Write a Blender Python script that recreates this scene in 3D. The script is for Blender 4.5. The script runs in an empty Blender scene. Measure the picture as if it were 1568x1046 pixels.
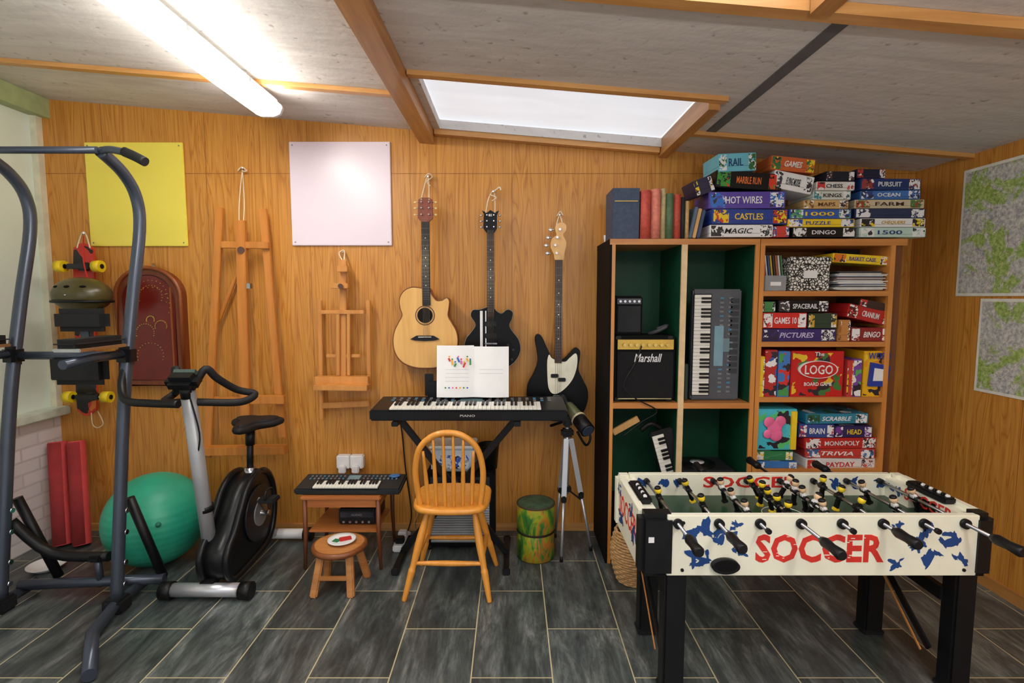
import bpy, bmesh, math, random
from mathutils import Vector, Matrix
random.seed(7)

# ---------------------------------------------------------------- survey helper
# focal length 800 px for a 1568 px wide frame (1200 px for 2351); camera 1.47 m up, 4.86 deg down
PITCH = math.radians(4.86); CH = 1.47
sp, cp = math.sin(PITCH), math.cos(PITCH)
def P(px, py, Y):
    u = (px-784)/800; v = (523-py)/800; d = cp+v*sp
    return Vector((Y*u/d, Y, CH+Y*(v*cp-sp)/d))
def XZ(px, py, Y):
    p = P(px, py, Y); return (p.x, p.z)

# ---------------------------------------------------------------- materials
def lin(c):
    r = []
    for x in c[:3]:
        x = x/255
        r.append(x/12.92 if x <= .04045 else ((x+.055)/1.055)**2.4)
    return (r[0], r[1], r[2], 1)
MC = {}
def newmat(name):
    m = bpy.data.materials.new(name); m.use_nodes = True
    nt = m.node_tree; b = nt.nodes['Principled BSDF']
    return m, nt, b
def N(nt, t, **kw):
    n = nt.nodes.new(t)
    for k, v in kw.items(): setattr(n, k, v)
    return n
def coords(nt, scale=(1, 1, 1), loc=(0, 0, 0)):
    tc = N(nt, 'ShaderNodeTexCoord'); mp = N(nt, 'ShaderNodeMapping')
    mp.inputs['Scale'].default_value = scale; mp.inputs['Location'].default_value = loc
    nt.links.new(tc.outputs['Object'], mp.inputs['Vector'])
    return mp.outputs['Vector']
def noise(nt, vec, scale, detail=4, rough=.5, dist=0):
    n = N(nt, 'ShaderNodeTexNoise')
    n.inputs['Scale'].default_value = scale; n.inputs['Detail'].default_value = detail
    n.inputs['Roughness'].default_value = rough; n.inputs['Distortion'].default_value = dist
    nt.links.new(vec, n.inputs['Vector']); return n.outputs['Fac']
def ramp(nt, fac, stops, interp='LINEAR'):
    r = N(nt, 'ShaderNodeValToRGB'); cr = r.color_ramp; cr.interpolation = interp
    while len(cr.elements) < len(stops): cr.elements.new(.5)
    for e, (p, c) in zip(cr.elements, stops): e.position = p; e.color = c
    nt.links.new(fac, r.inputs['Fac']); return r.outputs['Color']
def mix(nt, fac, a, b, mode='MIX'):
    m = N(nt, 'ShaderNodeMix', data_type='RGBA', blend_type=mode)
    if isinstance(fac, (int, float)): m.inputs[0].default_value = fac
    else: nt.links.new(fac, m.inputs[0])
    for s, i in ((a, 6), (b, 7)):
        if isinstance(s, tuple): m.inputs[i].default_value = s
        else: nt.links.new(s, m.inputs[i])
    return m.outputs[2]
def bump(nt, b, h, st=.2, dist=.01):
    bp = N(nt, 'ShaderNodeBump'); bp.inputs['Strength'].default_value = st; bp.inputs['Distance'].default_value = dist
    nt.links.new(h, bp.inputs['Height']); nt.links.new(bp.outputs['Normal'], b.inputs['Normal'])
def mul(c, k): return (min(c[0]*k, 1), min(c[1]*k, 1), min(c[2]*k, 1), 1)

def M_(col, rough=.5, metal=0, var=.12, sc=14, coat=0, bmp=0, name=None, spec=None):
    key = ('p', col, rough, metal, var, sc, coat, bmp, spec)
    if key in MC: return MC[key]
    m, nt, b = newmat(name or 'surface_%d_%d_%d' % col)
    c = lin(col); f = noise(nt, coords(nt), sc)
    nt.links.new(ramp(nt, f, [(.3, mul(c, 1-var)), (.7, mul(c, 1+var))]), b.inputs['Base Color'])
    b.inputs['Roughness'].default_value = rough; b.inputs['Metallic'].default_value = metal
    b.inputs['Coat Weight'].default_value = coat
    if spec is None and max(col) < 50: spec = .3
    if spec is not None: b.inputs['Specular IOR Level'].default_value = spec
    if bmp: bump(nt, b, noise(nt, coords(nt), sc*6), bmp, .004)
    MC[key] = m; return m
def wood(c1, c2, axis='z', rough=.42, sc=1.0, coat=.1):
    key = ('w', c1, c2, axis, rough, sc)
    if key in MC: return MC[key]
    m, nt, b = newmat('wood_%d_%d_%d' % c1)
    s = {'x': (2, 28, 28), 'y': (28, 2, 28), 'z': (28, 28, 2)}[axis]
    s = tuple(a*sc for a in s)
    f = noise(nt, coords(nt, s), 1.0, 5, .6, .6)
    nt.links.new(ramp(nt, f, [(.25, lin(c1)), (.75, lin(c2))]), b.inputs['Base Color'])
    b.inputs['Roughness'].default_value = rough; b.inputs['Coat Weight'].default_value = coat
    bump(nt, b, f, .15, .003)
    MC[key] = m; return m
def printed(a, c, d, sc=40):
    key = ('g', a, c, d, sc)
    if key in MC: return MC[key]
    m, nt, b = newmat('printed_%d_%d_%d' % a)
    v = N(nt, 'ShaderNodeTexVoronoi'); v.inputs['Scale'].default_value = sc
    mp = coords(nt); nz = N(nt, 'ShaderNodeTexNoise'); nz.inputs['Scale'].default_value = sc*.8; nt.links.new(mp, nz.inputs['Vector'])
    mm = mix(nt, .06, mp, nz.outputs['Color']); nt.links.new(mm, v.inputs['Vector'])
    s = N(nt, 'ShaderNodeSeparateColor'); nt.links.new(v.outputs['Color'], s.inputs[0])
    nt.links.new(ramp(nt, s.outputs[0], [(0, lin(a)), (.42, lin(c)), (.62, lin(d)), (.76, lin((40, 36, 50))), (.86, lin(a))], 'CONSTANT'), b.inputs['Base Color'])
    b.inputs['Roughness'].default_value = .35
    MC[key] = m; return m

def veneer(horiz):
    m, nt, b = newmat('oak_veneer_panel_' + horiz)
    v = coords(nt, (9, 9, .5)); v2 = coords(nt, (70, 70, 1.6))
    a = noise(nt, v, 1.0, 2, .45, 1.6); g = noise(nt, v2, 1.0, 4, .6)
    w = N(nt, 'ShaderNodeMath', operation='MULTIPLY'); nt.links.new(a, w.inputs[0]); w.inputs[1].default_value = 11
    fr = N(nt, 'ShaderNodeMath', operation='PINGPONG'); nt.links.new(w.outputs[0], fr.inputs[0]); fr.inputs[1].default_value = .5
    c = ramp(nt, fr.outputs[0], [(0, lin((184, 119, 44))), (.16, lin((203, 140, 59))), (.5, lin((211, 150, 68)))])
    c2 = ramp(nt, g, [(.3, lin((218, 205, 190))), (.65, (1, 1, 1, 1))])
    col = mix(nt, .75, c, c2, 'MULTIPLY')
    sep = N(nt, 'ShaderNodeSeparateXYZ'); tc = N(nt, 'ShaderNodeTexCoord'); nt.links.new(tc.outputs['Object'], sep.inputs[0])
    md = N(nt, 'ShaderNodeMath', operation='PINGPONG'); nt.links.new(sep.outputs[0 if horiz == 'x' else 1], md.inputs[0]); md.inputs[1].default_value = .305
    lt = N(nt, 'ShaderNodeMath', operation='LESS_THAN'); nt.links.new(md.outputs[0], lt.inputs[0]); lt.inputs[1].default_value = .0015
    col = mix(nt, lt.outputs[0], col, lin((138, 84, 34)))
    nt.links.new(col, b.inputs['Base Color']); b.inputs['Roughness'].default_value = .38
    return m
def floor_mat():
    m, nt, b = newmat('slate_floor_tiles')
    tc = N(nt, 'ShaderNodeTexCoord'); sep = N(nt, 'ShaderNodeSeparateXYZ'); nt.links.new(tc.outputs['Object'], sep.inputs[0])
    ax = N(nt, 'ShaderNodeMath', operation='ADD'); nt.links.new(sep.outputs[1], ax.inputs[0]); ax.inputs[1].default_value = -1.907+6.0
    ay = N(nt, 'ShaderNodeMath', operation='ADD'); nt.links.new(sep.outputs[0], ay.inputs[0]); ay.inputs[1].default_value = -.157+6.32
    cb = N(nt, 'ShaderNodeCombineXYZ'); nt.links.new(ax.outputs[0], cb.inputs[0]); nt.links.new(ay.outputs[0], cb.inputs[1])
    br = N(nt, 'ShaderNodeTexBrick'); nt.links.new(cb.outputs[0], br.inputs['Vector'])
    br.inputs['Scale'].default_value = 1; br.inputs['Brick Width'].default_value = .6; br.inputs['Row Height'].default_value = .316
    br.inputs['Mortar Size'].default_value = .0026; br.inputs['Mortar Smooth'].default_value = 0; br.offset = .5; br.offset_frequency = 2
    br.inputs['Color1'].default_value = (.7, .7, .7, 1); br.inputs['Color2'].default_value = (1.25, 1.25, 1.25, 1); br.inputs['Bias'].default_value = 0
    s = noise(nt, coords(nt, (11, 2.6, 1)), 1.0, 8, .72, .5)
    s2 = noise(nt, coords(nt, (70, 10, 1)), 1.0, 4, .65)
    c = ramp(nt, s, [(.32, lin((50, 56, 56))), (.48, lin((76, 83, 83))), (.58, lin((104, 110, 108))), (.70, lin((146, 150, 146)))])
    c = mix(nt, .8, c, ramp(nt, s2, [(.35, (.55, .55, .55, 1)), (.7, (1.2, 1.2, 1.2, 1))]), 'MULTIPLY')
    c = mix(nt, 1, c, br.outputs['Color'], 'MULTIPLY')
    c = mix(nt, br.outputs['Fac'], c, lin((186, 176, 140)))
    nt.links.new(c, b.inputs['Base Color']); b.inputs['Roughness'].default_value = .3
    bump(nt, b, s, .12, .004)
    return m
def ceil_mat():
    m, nt, b = newmat('painted_board_ceiling')
    a = noise(nt, coords(nt, (2.5, 16, 4)), 1.0, 5, .6, 1.0); c = noise(nt, coords(nt), 25, 4)
    col = ramp(nt, a, [(.3, lin((198, 194, 191))), (.7, lin((222, 218, 215)))])
    sp_ = ramp(nt, c, [(.27, lin((150, 148, 144))), (.36, (1, 1, 1, 1))])
    nt.links.new(mix(nt, .6, col, sp_, 'MULTIPLY'), b.inputs['Base Color']); b.inputs['Roughness'].default_value = .75
    bump(nt, b, c, .4, .006)
    return m
def brick_mat():
    m, nt, b = newmat('painted_white_brick')
    tc = N(nt, 'ShaderNodeTexCoord'); sep = N(nt, 'ShaderNodeSeparateXYZ'); nt.links.new(tc.outputs['Object'], sep.inputs[0])
    cb = N(nt, 'ShaderNodeCombineXYZ'); nt.links.new(sep.outputs[1], cb.inputs[0]); nt.links.new(sep.outputs[2], cb.inputs[1])
    br = N(nt, 'ShaderNodeTexBrick'); nt.links.new(cb.outputs[0], br.inputs['Vector'])
    br.inputs['Scale'].default_value = 1; br.inputs['Brick Width'].default_value = .225; br.inputs['Row Height'].default_value = .075
    br.inputs['Mortar Size'].default_value = .006
    br.inputs['Color1'].default_value = lin((232, 226, 224)); br.inputs['Color2'].default_value = lin((218, 212, 212)); br.inputs['Mortar'].default_value = lin((205, 198, 196))
    nt.links.new(br.outputs['Color'], b.inputs['Base Color']); b.inputs['Roughness'].default_value = .6
    inv = N(nt, 'ShaderNodeMath', operation='SUBTRACT'); inv.inputs[0].default_value = 1; nt.links.new(br.outputs['Fac'], inv.inputs[1])
    bump(nt, b, inv.outputs[0], .5, .006)
    return m
def map_mat(k):
    m, nt, b = newmat('printed_road_map_%d' % k)
    v = coords(nt, (1, 1, 1), (k*3.1, 0, 0))
    base = ramp(nt, noise(nt, v, 55, 5, .7), [(.35, lin((150, 150, 158))), (.55, lin((205, 203, 196))), (.7, lin((228, 226, 215)))])
    gm = ramp(nt, noise(nt, v, 5, 6, .7, .6), [(.5, (0, 0, 0, 1)), (.54, (1, 1, 1, 1))])
    gr = ramp(nt, noise(nt, v, 60, 4, .7), [(.35, lin((120, 156, 60))), (.65, lin((190, 205, 130)))])
    c = mix(nt, gm, base, gr)
    vo = N(nt, 'ShaderNodeTexVoronoi', feature='DISTANCE_TO_EDGE'); vo.inputs['Scale'].default_value = 22; nt.links.new(v, vo.inputs['Vector'])
    l = ramp(nt, vo.outputs['Distance'], [(0, (.8, .8, .8, 1)), (.018, (0, 0, 0, 1))])
    c = mix(nt, l, c, lin((150, 110, 110)))
    nt.links.new(c, b.inputs['Base Color']); b.inputs['Roughness'].default_value = .4
    return m
def emis(name, col, st):
    m, nt, b = newmat(name)
    n = noise(nt, coords(nt, (1, 3, 1)), 3)
    nt.links.new(ramp(nt, n, [(.2, mul(lin(col), .85)), (.8, mul(lin(col), 1.0))]), b.inputs['Emission Color'])
    b.inputs['Emission Strength'].default_value = st; b.inputs['Base Color'].default_value = (.8, .8, .8, 1)
    return m

BLK = M_((18, 18, 20), .42); BLKM = M_((14, 14, 15), .75, spec=.15); RUB = M_((26, 26, 28), .6, bmp=.2)
WHT = M_((232, 232, 232), .4, var=.03); CHR = M_((190, 190, 195), .25, metal=1, var=.05)
GRY = M_((120, 122, 126), .4)
PINEX = wood((186, 128, 66), (220, 166, 100), 'x'); PINEY = wood((158, 104, 50), (200, 144, 80), 'y')
DKW = wood((60, 34, 20), (92, 54, 30)); ROPE = M_((225, 205, 175), .8); STRG = M_((200, 195, 180), .3, metal=.8)
RED = M_((200, 30, 28), .45); IVO = M_((240, 238, 228), .3, var=.03)

# ---------------------------------------------------------------- mesh builder
def catmull(pts, n=6, closed=False):
    pts = [Vector(p) for p in pts]; out = []; L = len(pts)
    rng = range(L) if closed else range(L-1)
    for i in rng:
        if closed: a, b, c, d = pts[(i-1) % L], pts[i], pts[(i+1) % L], pts[(i+2) % L]
        else: a, b, c, d = pts[max(i-1, 0)], pts[i], pts[i+1], pts[min(i+2, L-1)]
        for k in range(n):
            t = k/n
            out.append(.5*((2*b)+(c-a)*t+(2*a-5*b+4*c-d)*t*t+(3*b-a-3*c+d)*t**3))
    if not closed: out.append(pts[-1])
    return out
class B:
    def __init__(s, name): s.name = name; s.V = []; s.F = []; s.MI = []; s.S = []; s.mats = []
    def mi(s, m):
        if m not in s.mats: s.mats.append(m)
        return s.mats.index(m)
    def raw(s, vs, fs, m, sm=False, M=None):
        o = len(s.V); k = s.mi(m)
        for v in vs:
            v = Vector(v); s.V.append(M @ v if M else v)
        for j, f in enumerate(fs):
            s.F.append([i+o for i in f]); s.MI.append(k); s.S.append(sm[j] if isinstance(sm, list) else sm)
    def box(s, c, size, m, M=None, bev=0, rot=None):
        T = Matrix.Translation(c)
        if rot: T = T @ Matrix.Rotation(rot[2], 4, 'Z') @ Matrix.Rotation(rot[1], 4, 'Y') @ Matrix.Rotation(rot[0], 4, 'X')
        if M: T = M @ T
        hx, hy, hz = size[0]/2, size[1]/2, size[2]/2
        if bev <= 0:
            vs = [(x, y, z) for x in (-hx, hx) for y in (-hy, hy) for z in (-hz, hz)]
            s.raw(vs, [(0, 1, 3, 2), (4, 6, 7, 5), (0, 4, 5, 1), (2, 3, 7, 6), (0, 2, 6, 4), (1, 5, 7, 3)], m, False, T)
        else:
            bm = bmesh.new(); bmesh.ops.create_cube(bm, size=1)
            bmesh.ops.scale(bm, vec=size, verts=bm.verts)
            bmesh.ops.bevel(bm, geom=bm.edges[:], offset=min(bev, min(size)*.45), segments=2, affect='EDGES')
            bm.verts.index_update()
            s.raw([v.co.copy() for v in bm.verts], [[v.index for v in f.verts] for f in bm.faces], m, False, T); bm.free()
    def bx(s, x0, x1, y0, y1, z0, z1, m, bev=0, M=None):
        s.box(((x0+x1)/2, (y0+y1)/2, (z0+z1)/2), (abs(x1-x0), abs(y1-y0), abs(z1-z0)), m, M, bev)
    def bar(s, p1, p2, w, t, m, tdir=(0, 1, 0), bev=.003):
        p1, p2 = Vector(p1), Vector(p2); d = (p2-p1); L = d.length; z = d.normalized(); y = Vector(tdir)
        y = (y-z*y.dot(z)).normalized(); x = y.cross(z)
        R = Matrix((x, y, z)).transposed().to_4x4()
        s.box((0, 0, 0), (w, t, L), m, Matrix.Translation((p1+p2)/2) @ R, bev)
    def tube(s, pts, r, m, seg=10, smooth=0, closed=False, M=None):
        pts = [Vector(p) for p in pts]
        rs = r if isinstance(r, (list, tuple)) else None
        if smooth:
            if rs:
                q = catmull([Vector((a, 0, 0)) for a in rs], smooth, closed); rs = [a.x for a in q]
            pts = catmull(pts, smooth, closed)
        n = len(pts); vs = []; fs = []; sm = []
        t0 = (pts[1]-pts[0]).normalized(); up = Vector((0, 0, 1)) if abs(t0.z) < .9 else Vector((1, 0, 0))
        nrm = (up-t0*up.dot(t0)).normalized()
        for i, p in enumerate(pts):
            if closed: t = (pts[(i+1) % n]-pts[i-1])
            else: t = pts[min(i+1, n-1)]-pts[max(i-1, 0)]
            if t.length < 1e-9: t = t0
            t = t.normalized(); nrm = (nrm-t*nrm.dot(t)).normalized(); bn = t.cross(nrm)
            rr = rs[i] if rs else r
            for k in range(seg):
                a = 2*math.pi*k/seg; vs.append(p+nrm*math.cos(a)*rr+bn*math.sin(a)*rr)
        for i in range(n if closed else n-1):
            j = (i+1) % n
            for k in range(seg):
                l = (k+1) % seg; fs.append((i*seg+k, i*seg+l, j*seg+l, j*seg+k)); sm.append(True)
        if not closed:
            fs.append(tuple(range(seg))[::-1]); fs.append(tuple((n-1)*seg+k for k in range(seg))); sm += [False, False]
        s.raw(vs, fs, m, sm, M)
    def cyl(s, p1, p2, r, m, r2=None, seg=18, M=None): s.tube([p1, p2], [r, r if r2 is None else r2], m, seg, M=M)
    def ell(s, c, r, m, M=None, seg=20, rings=12):
        vs = []; fs = []
        for i in range(rings+1):
            th = math.pi*i/rings
            for k in range(seg):
                a = 2*math.pi*k/seg; vs.append((c[0]+r[0]*math.sin(th)*math.cos(a), c[1]+r[1]*math.sin(th)*math.sin(a), c[2]+r[2]*math.cos(th)))
        for i in range(rings):
            for k in range(seg):
                l = (k+1) % seg; fs.append((i*seg+k, i*seg+l, (i+1)*seg+l, (i+1)*seg+k))
        s.raw(vs, fs, m, True, M)
    def lathe(s, prof, c, m, seg=28, M=None):
        vs = []; fs = []; n = len(prof)
        for r, z in prof:
            for k in range(seg):
                a = 2*math.pi*k/seg; vs.append((c[0]+r*math.cos(a), c[1]+r*math.sin(a), c[2]+z))
        for i in range(n-1):
            for k in range(seg):
                l = (k+1) % seg; fs.append((i*seg+k, i*seg+l, (i+1)*seg+l, (i+1)*seg+k))
        s.raw(vs, fs, m, True, M)
    def prism(s, pts, t, m, M=None, smooth=False):   # outline in local XY, thickness +z
        n = len(pts); vs = [(p[0], p[1], 0) for p in pts]+[(p[0], p[1], t) for p in pts]
        fs = [tuple(range(n))[::-1], tuple(range(n, 2*n))]+[(i, (i+1) % n, n+(i+1) % n, n+i) for i in range(n)]
        s.raw(vs, fs, m, [False, False]+[smooth]*n, M)
    def plate(s, pts, y0, y1, m, smooth=False):       # outline in XZ, extruded along Y
        n = len(pts); vs = [(p[0], y0, p[1]) for p in pts]+[(p[0], y1, p[1]) for p in pts]
        fs = [tuple(range(n)), tuple(range(n, 2*n))[::-1]]+[(i, n+i, n+(i+1) % n, (i+1) % n) for i in range(n)]
        s.raw(vs, fs, m, [False, False]+[smooth]*n)
    def disc(s, c, r, y0, y1, m, seg=28): s.plate([(c[0]+r*math.cos(2*math.pi*k/seg), c[1]+r*math.sin(2*math.pi*k/seg)) for k in range(seg)], y0, y1, m, True)
    def text(s, body, c, w, h, m, M=None, ext=.0006, shear=0, off=.012):   # centred; default faces -Y
        cu = bpy.data.curves.new('t', 'FONT'); cu.body = body; cu.align_x = 'CENTER'; cu.align_y = 'CENTER'; cu.extrude = .01; cu.resolution_u = 2; cu.offset = off; cu.shear = shear
        ob = bpy.data.objects.new('t', cu); bpy.context.scene.collection.objects.link(ob)
        dg = bpy.context.evaluated_depsgraph_get(); me = bpy.data.meshes.new_from_object(ob.evaluated_get(dg))
        vs = [v.co.copy() for v in me.vertices]; fs = [tuple(p.vertices) for p in me.polygons]
        bpy.data.objects.remove(ob); bpy.data.meshes.remove(me)
        if not vs: return
        x0 = min(v.x for v in vs); x1 = max(v.x for v in vs); y0 = min(v.y for v in vs); y1 = max(v.y for v in vs)
        vs = [((v.x-(x0+x1)/2)/(x1-x0)*w, (v.y-(y0+y1)/2)/(y1-y0)*h, v.z/.01*ext) for v in vs]
        T = Matrix.Translation(c) @ (M if M else Matrix.Rotation(math.pi/2, 4, 'X'))
        s.raw(vs, fs, m, False, T)
    def done(s, keep=False):
        me = bpy.data.meshes.new(s.name)
        if keep: o = Vector((0, 0, 0))
        else:
            xs = [v.x for v in s.V]; ys = [v.y for v in s.V]; zs = [v.z for v in s.V]
            o = Vector(((min(xs)+max(xs))/2, (min(ys)+max(ys))/2, min(zs)))
        me.from_pydata([v-o for v in s.V], [], s.F)
        for m in s.mats: me.materials.append(m)
        for p, k, q in zip(me.polygons, s.MI, s.S): p.material_index = k; p.use_smooth = q
        bm = bmesh.new(); bm.from_mesh(me); bmesh.ops.recalc_face_normals(bm, faces=bm.faces); bm.to_mesh(me); bm.free()
        ob = bpy.data.objects.new(s.name, me); ob.location = o
        bpy.context.scene.collection.objects.link(ob); return ob

# ---------------------------------------------------------------- room
XL, XR, YB, YN = -2.81, 2.42, 3.2, -.9
def cz(x): return 2.413-.081*x
def cbox(b, x0, x1, y0, y1, d0, d1, m):
    vs = [(x, y, cz(x)+d) for x in (x0, x1) for y in (y0, y1) for d in (d0, d1)]
    b.raw(vs, [(0, 1, 3, 2), (4, 6, 7, 5), (0, 4, 5, 1), (2, 3, 7, 6), (0, 2, 6, 4), (1, 5, 7, 3)], m)
b = B('floor'); b.bx(XL-.06, XR+.05, YN, YB+.05, -.05, 0, floor_mat()); b.done(True)
b = B('wall_back'); VX = veneer('x')
b.plate([(XL, 0), (XR, 0), (XR, cz(XR)), (XL, cz(XL))], YB, YB+.05, VX)
b.bx(XL, XR, YB-.0015, YB, 2.205, 2.208, M_((150, 94, 40), .6)); b.done(True)
b = B('wall_right'); b.bx(XR, XR+.05, YN, YB+.05, 0, cz(XR), veneer('y')); b.done(True)
b = B('wall_left')
b.bx(XL-.06, XL, YN, YB+.05, 0, .75, brick_mat())
b.bx(XL-.06, XL-.02, YN, YB+.05, .75, 2.63, M_((222, 234, 222), .3, var=.03, sc=2))
b.bx(XL-.02, XL+.02, YB-.04, YB, .8, cz(XL)-.1, M_((215, 210, 185), .5))
b.done(True)
b = B('trim_1'); b.bx(XL-.06, XL+.07, YN, YB, .75, .80, M_((205, 212, 195), .45), .006); b.done(True)
b = B('trim_2'); cbox(b, XL-.02, XL+.07, YN, YB, -.11, -.001, M_((160, 174, 126), .5)); b.done(True)
b = B('baseboard_back'); b.bx(XL, XR, YB-.015, YB, 0, .045, PINEX); b.done(True)
b = B('baseboard_right'); b.bx(XR-.015, XR, YN, YB-.015, 0, .06, PINEY); b.done(True)
CM = ceil_mat(); b = B('ceiling')
for x0, x1, y0, y1 in ((XL-.06, -.42, YN, YB+.05), (.88, XR+.05, YN, YB+.05), (-.42, .88, 1.66, 2.38), (-.42, .88, YN, .5), (-.42, .88, 3.13, YB+.05)):
    cbox(b, x0, x1, y0, y1, 0, .05, CM)
cbox(b, 1.01, 1.06, 1.70, 2.80, -.004, 0, M_((96, 96, 98), .7))
b.done(True)
b = B('ceiling_beam'); cbox(b, -.55, -.46, YN, YB, -.075, -.001, PINEY); b.done(True)
b = B('ceiling_battens')
cbox(b, XL+.07, -.555, 2.60, 2.64, -.022, -.001, PINEX)
cbox(b, -.455, .94, 2.345, 2.385, -.02, .055, PINEX)
cbox(b, .87, .92, 2.39, 3.19, -.045, .05, PINEY)
cbox(b, -.455, .865, 3.14, 3.19, -.03, .05, PINEX)
cbox(b, .925, XR-.002, 2.80, 2.84, -.022, -.001, PINEX)
cbox(b, -.455, XR-.002, 1.61, 1.665, -.035, -.001, PINEX)
cbox(b, .87, .93, YN, 1.60, -.05, .05, PINEY)
b.done(True)
b = B('window_1'); cbox(b, -.45, .865, 2.39, 3.14, .055, .06, emis('skylight_panel_daylight', (222, 230, 240), .85)); b.done(True)
b = B('window_2'); cbox(b, -.45, .86, .5, 1.66, .055, .06, emis('skylight_panel_overhead', (228, 234, 245), 3.0)); b.done(True)  # mostly unseen pane behind the second frame, added for light from above

def lamp(x, y0, y1):
    b = B('fluorescent_batten_lamp'); zt = cz(x)-.04
    b.bx(x-.045, x+.045, y0, y1, zt-.03, zt, WHT, .004)
    pr = [(-.065, zt-.03), (-.07, zt-.05), (-.058, zt-.078), (-.03, zt-.09), (.03, zt-.09), (.058, zt-.078), (.07, zt-.05), (.065, zt-.03)]
    b.plate([(x+p, z) for p, z in pr], y0+.02, y1-.02, EML, True)
    for yy in (y0, y1-.02): b.plate([(x+p*1.05, z) for p, z in pr], yy, yy+.02, M_((225, 225, 225), .4))
    for yy in (y0+.15, y1-.25): b.cyl((x, yy, zt-.01), (x, yy, cz(x)-.001), .012, WHT)
    for yy in (y0+.3, y0+.75, y0+1.2):
        for sx in (-1, 1): b.box((x+sx*.07, yy, zt-.035), (.006, .02, .02), M_((190, 200, 205), .3))
    b.done()
EML = emis('lamp_diffuser_glow', (255, 250, 240), 33)
lamp(-1.24, 1.22, 2.76)
lamp(1.3, -.8, .74)  # unseen second fitting, added behind the camera for more light
# unseen uplighter added behind the camera to brighten the ceiling
b = B('added_fill_uplighter'); lx, ly = .2, -.62
b.lathe([(0, .02), (.13, .015), (.14, 0), (0, 0)], (lx, ly, 0), BLK); b.cyl((lx, ly, .015), (lx, ly, 1.60), .012, BLK)
b.lathe([(.02, 1.58), (.09, 1.63), (.15, 1.70), (.148, 1.702), (.085, 1.64), (0, 1.60)], (lx, ly, 0), CHR); ul = b.done()
ld = bpy.data.lights.new('added_ceiling_fill', 'AREA'); ld.shape = 'DISK'; ld.size = .24; ld.energy = 75; ld.color = (1, .97, .93)
lo = bpy.data.objects.new('added_ceiling_fill', ld); bpy.context.scene.collection.objects.link(lo); lo.rotation_euler = (math.pi, 0, 0); lo.parent = ul
lo.location = Vector((lx, ly, 1.70))-ul.location

# ---------------------------------------------------------------- wall boards, maps
def board(name, a, c, m, Y=3.185):
    b = B(name); p = P(a[0], a[1], Y); q = P(c[0], c[1], Y)
    b.bx(p.x, q.x, Y, YB-.001, q.z, p.z, m, .003)
    for x in (p.x+.02, q.x-.02):
        for z in (q.z+.02, p.z-.02): b.disc((x, z), .004, Y-.003, Y, GRY, 10)
    b.done()
board('yellow_notice_board', (128, 218), (287, 377), M_((240, 222, 90), .4, var=.03, sc=3))
board('whiteboard', (442, 217), (600, 376), M_((232, 218, 230), .3, var=.02, sc=3))
def wmap(y0, y1, z0, z1, k):
    b = B('wall_map'); b.bx(XR-.006, XR-.001, y0, y1, z0, z1, M_((228, 226, 215), .5))
    b.bx(XR-.0075, XR-.006, y0+.015, y1-.015, z0+.015, z1-.015, map_mat(k)); b.done()
wmap(1.95, 2.855, 1.475, 2.14, 1); wmap(2.05, 2.70, .985, 1.462, 2)

# ---------------------------------------------------------------- easels
def bw(b, p1, p2, wpx, Y, t, m, Y2=None):
    b.bar(P(p1[0], p1[1], Y), P(p2[0], p2[1], Y if Y2 is None else Y2), wpx/255, t, m)
b = B('easel'); EW = wood((178, 106, 38), (206, 134, 56))
bw(b, (337, 318), (318, 700), 11, 3.13, .025, EW, 3.08); bw(b, (403, 320), (433, 670), 11, 3.13, .025, EW, 3.08)
bw(b, (369, 338), (377, 652), 14, 3.10, .03, EW, 3.06)
bw(b, (340, 375), (412, 376), 10, 3.10, .03, EW); bw(b, (384, 612), (436, 612), 13, 3.05, .03, EW); bw(b, (322, 612), (384, 612), 9, 3.1, .02, EW)
bw(b, (313, 690), (438, 688), 13, 3.05, .06, EW); bw(b, (330, 505), (378, 380), 5, 3.14, .015, EW)
b.cyl(P(369, 383, 3.07), P(369, 383, 3.12), .02, DKW); b.box(P(382, 438, 3.07), (.02, .03, .03), CHR)
for x in (366, 374): b.tube([P(371, 258, 3.185), P(x, 320, 3.13), P(368, 382, 3.08)], .003, ROPE, 6, 4)
b.tube([P(364, 262, 3.18), P(370, 256, 3.18), P(378, 262, 3.17), P(370, 262, 3.17)], .004, ROPE, 6, 4)
b.cyl(P(371, 257, 3.16), P(371, 257, 3.199), .004, CHR, seg=8)
b.done()
b = B('tabletop_easel'); E2 = wood((190, 122, 52), (216, 150, 74))
bw(b, (490, 460), (493, 642), 6, 3.15, .02, E2); bw(b, (564, 460), (566, 600), 6, 3.15, .02, E2)
bw(b, (526, 398), (526, 580), 10, 3.12, .02, E2); bw(b, (518, 480), (518, 575), 5, 3.1, .015, E2); bw(b, (534, 480), (534, 575), 5, 3.1, .015, E2)
bw(b, (488, 478), (558, 478), 6, 3.1, .02, E2); bw(b, (484, 582), (565, 582), 12, 3.09, .05, E2); bw(b, (484, 592), (565, 593), 8, 3.05, .09, E2)
bw(b, (494, 621), (566, 618), 9, 3.13, .02, E2); bw(b, (508, 438), (534, 438), 8, 3.08, .04, E2); bw(b, (517, 412), (533, 412), 9, 3.08, .03, E2); bw(b, (500, 545), (552, 545), 5, 3.12, .015, E2)
b.cyl(P(521, 438, 3.04), P(521, 438, 3.08), .014, DKW)
b.tube([P(525, 400, 3.12), P(519, 388, 3.17), P(527, 384, 3.18), P(527, 400, 3.12)], .004, ROPE, 6, 4); b.cyl(P(525, 386, 3.15), P(525, 386, 3.199), .004, CHR, seg=8)
b.done()

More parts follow.
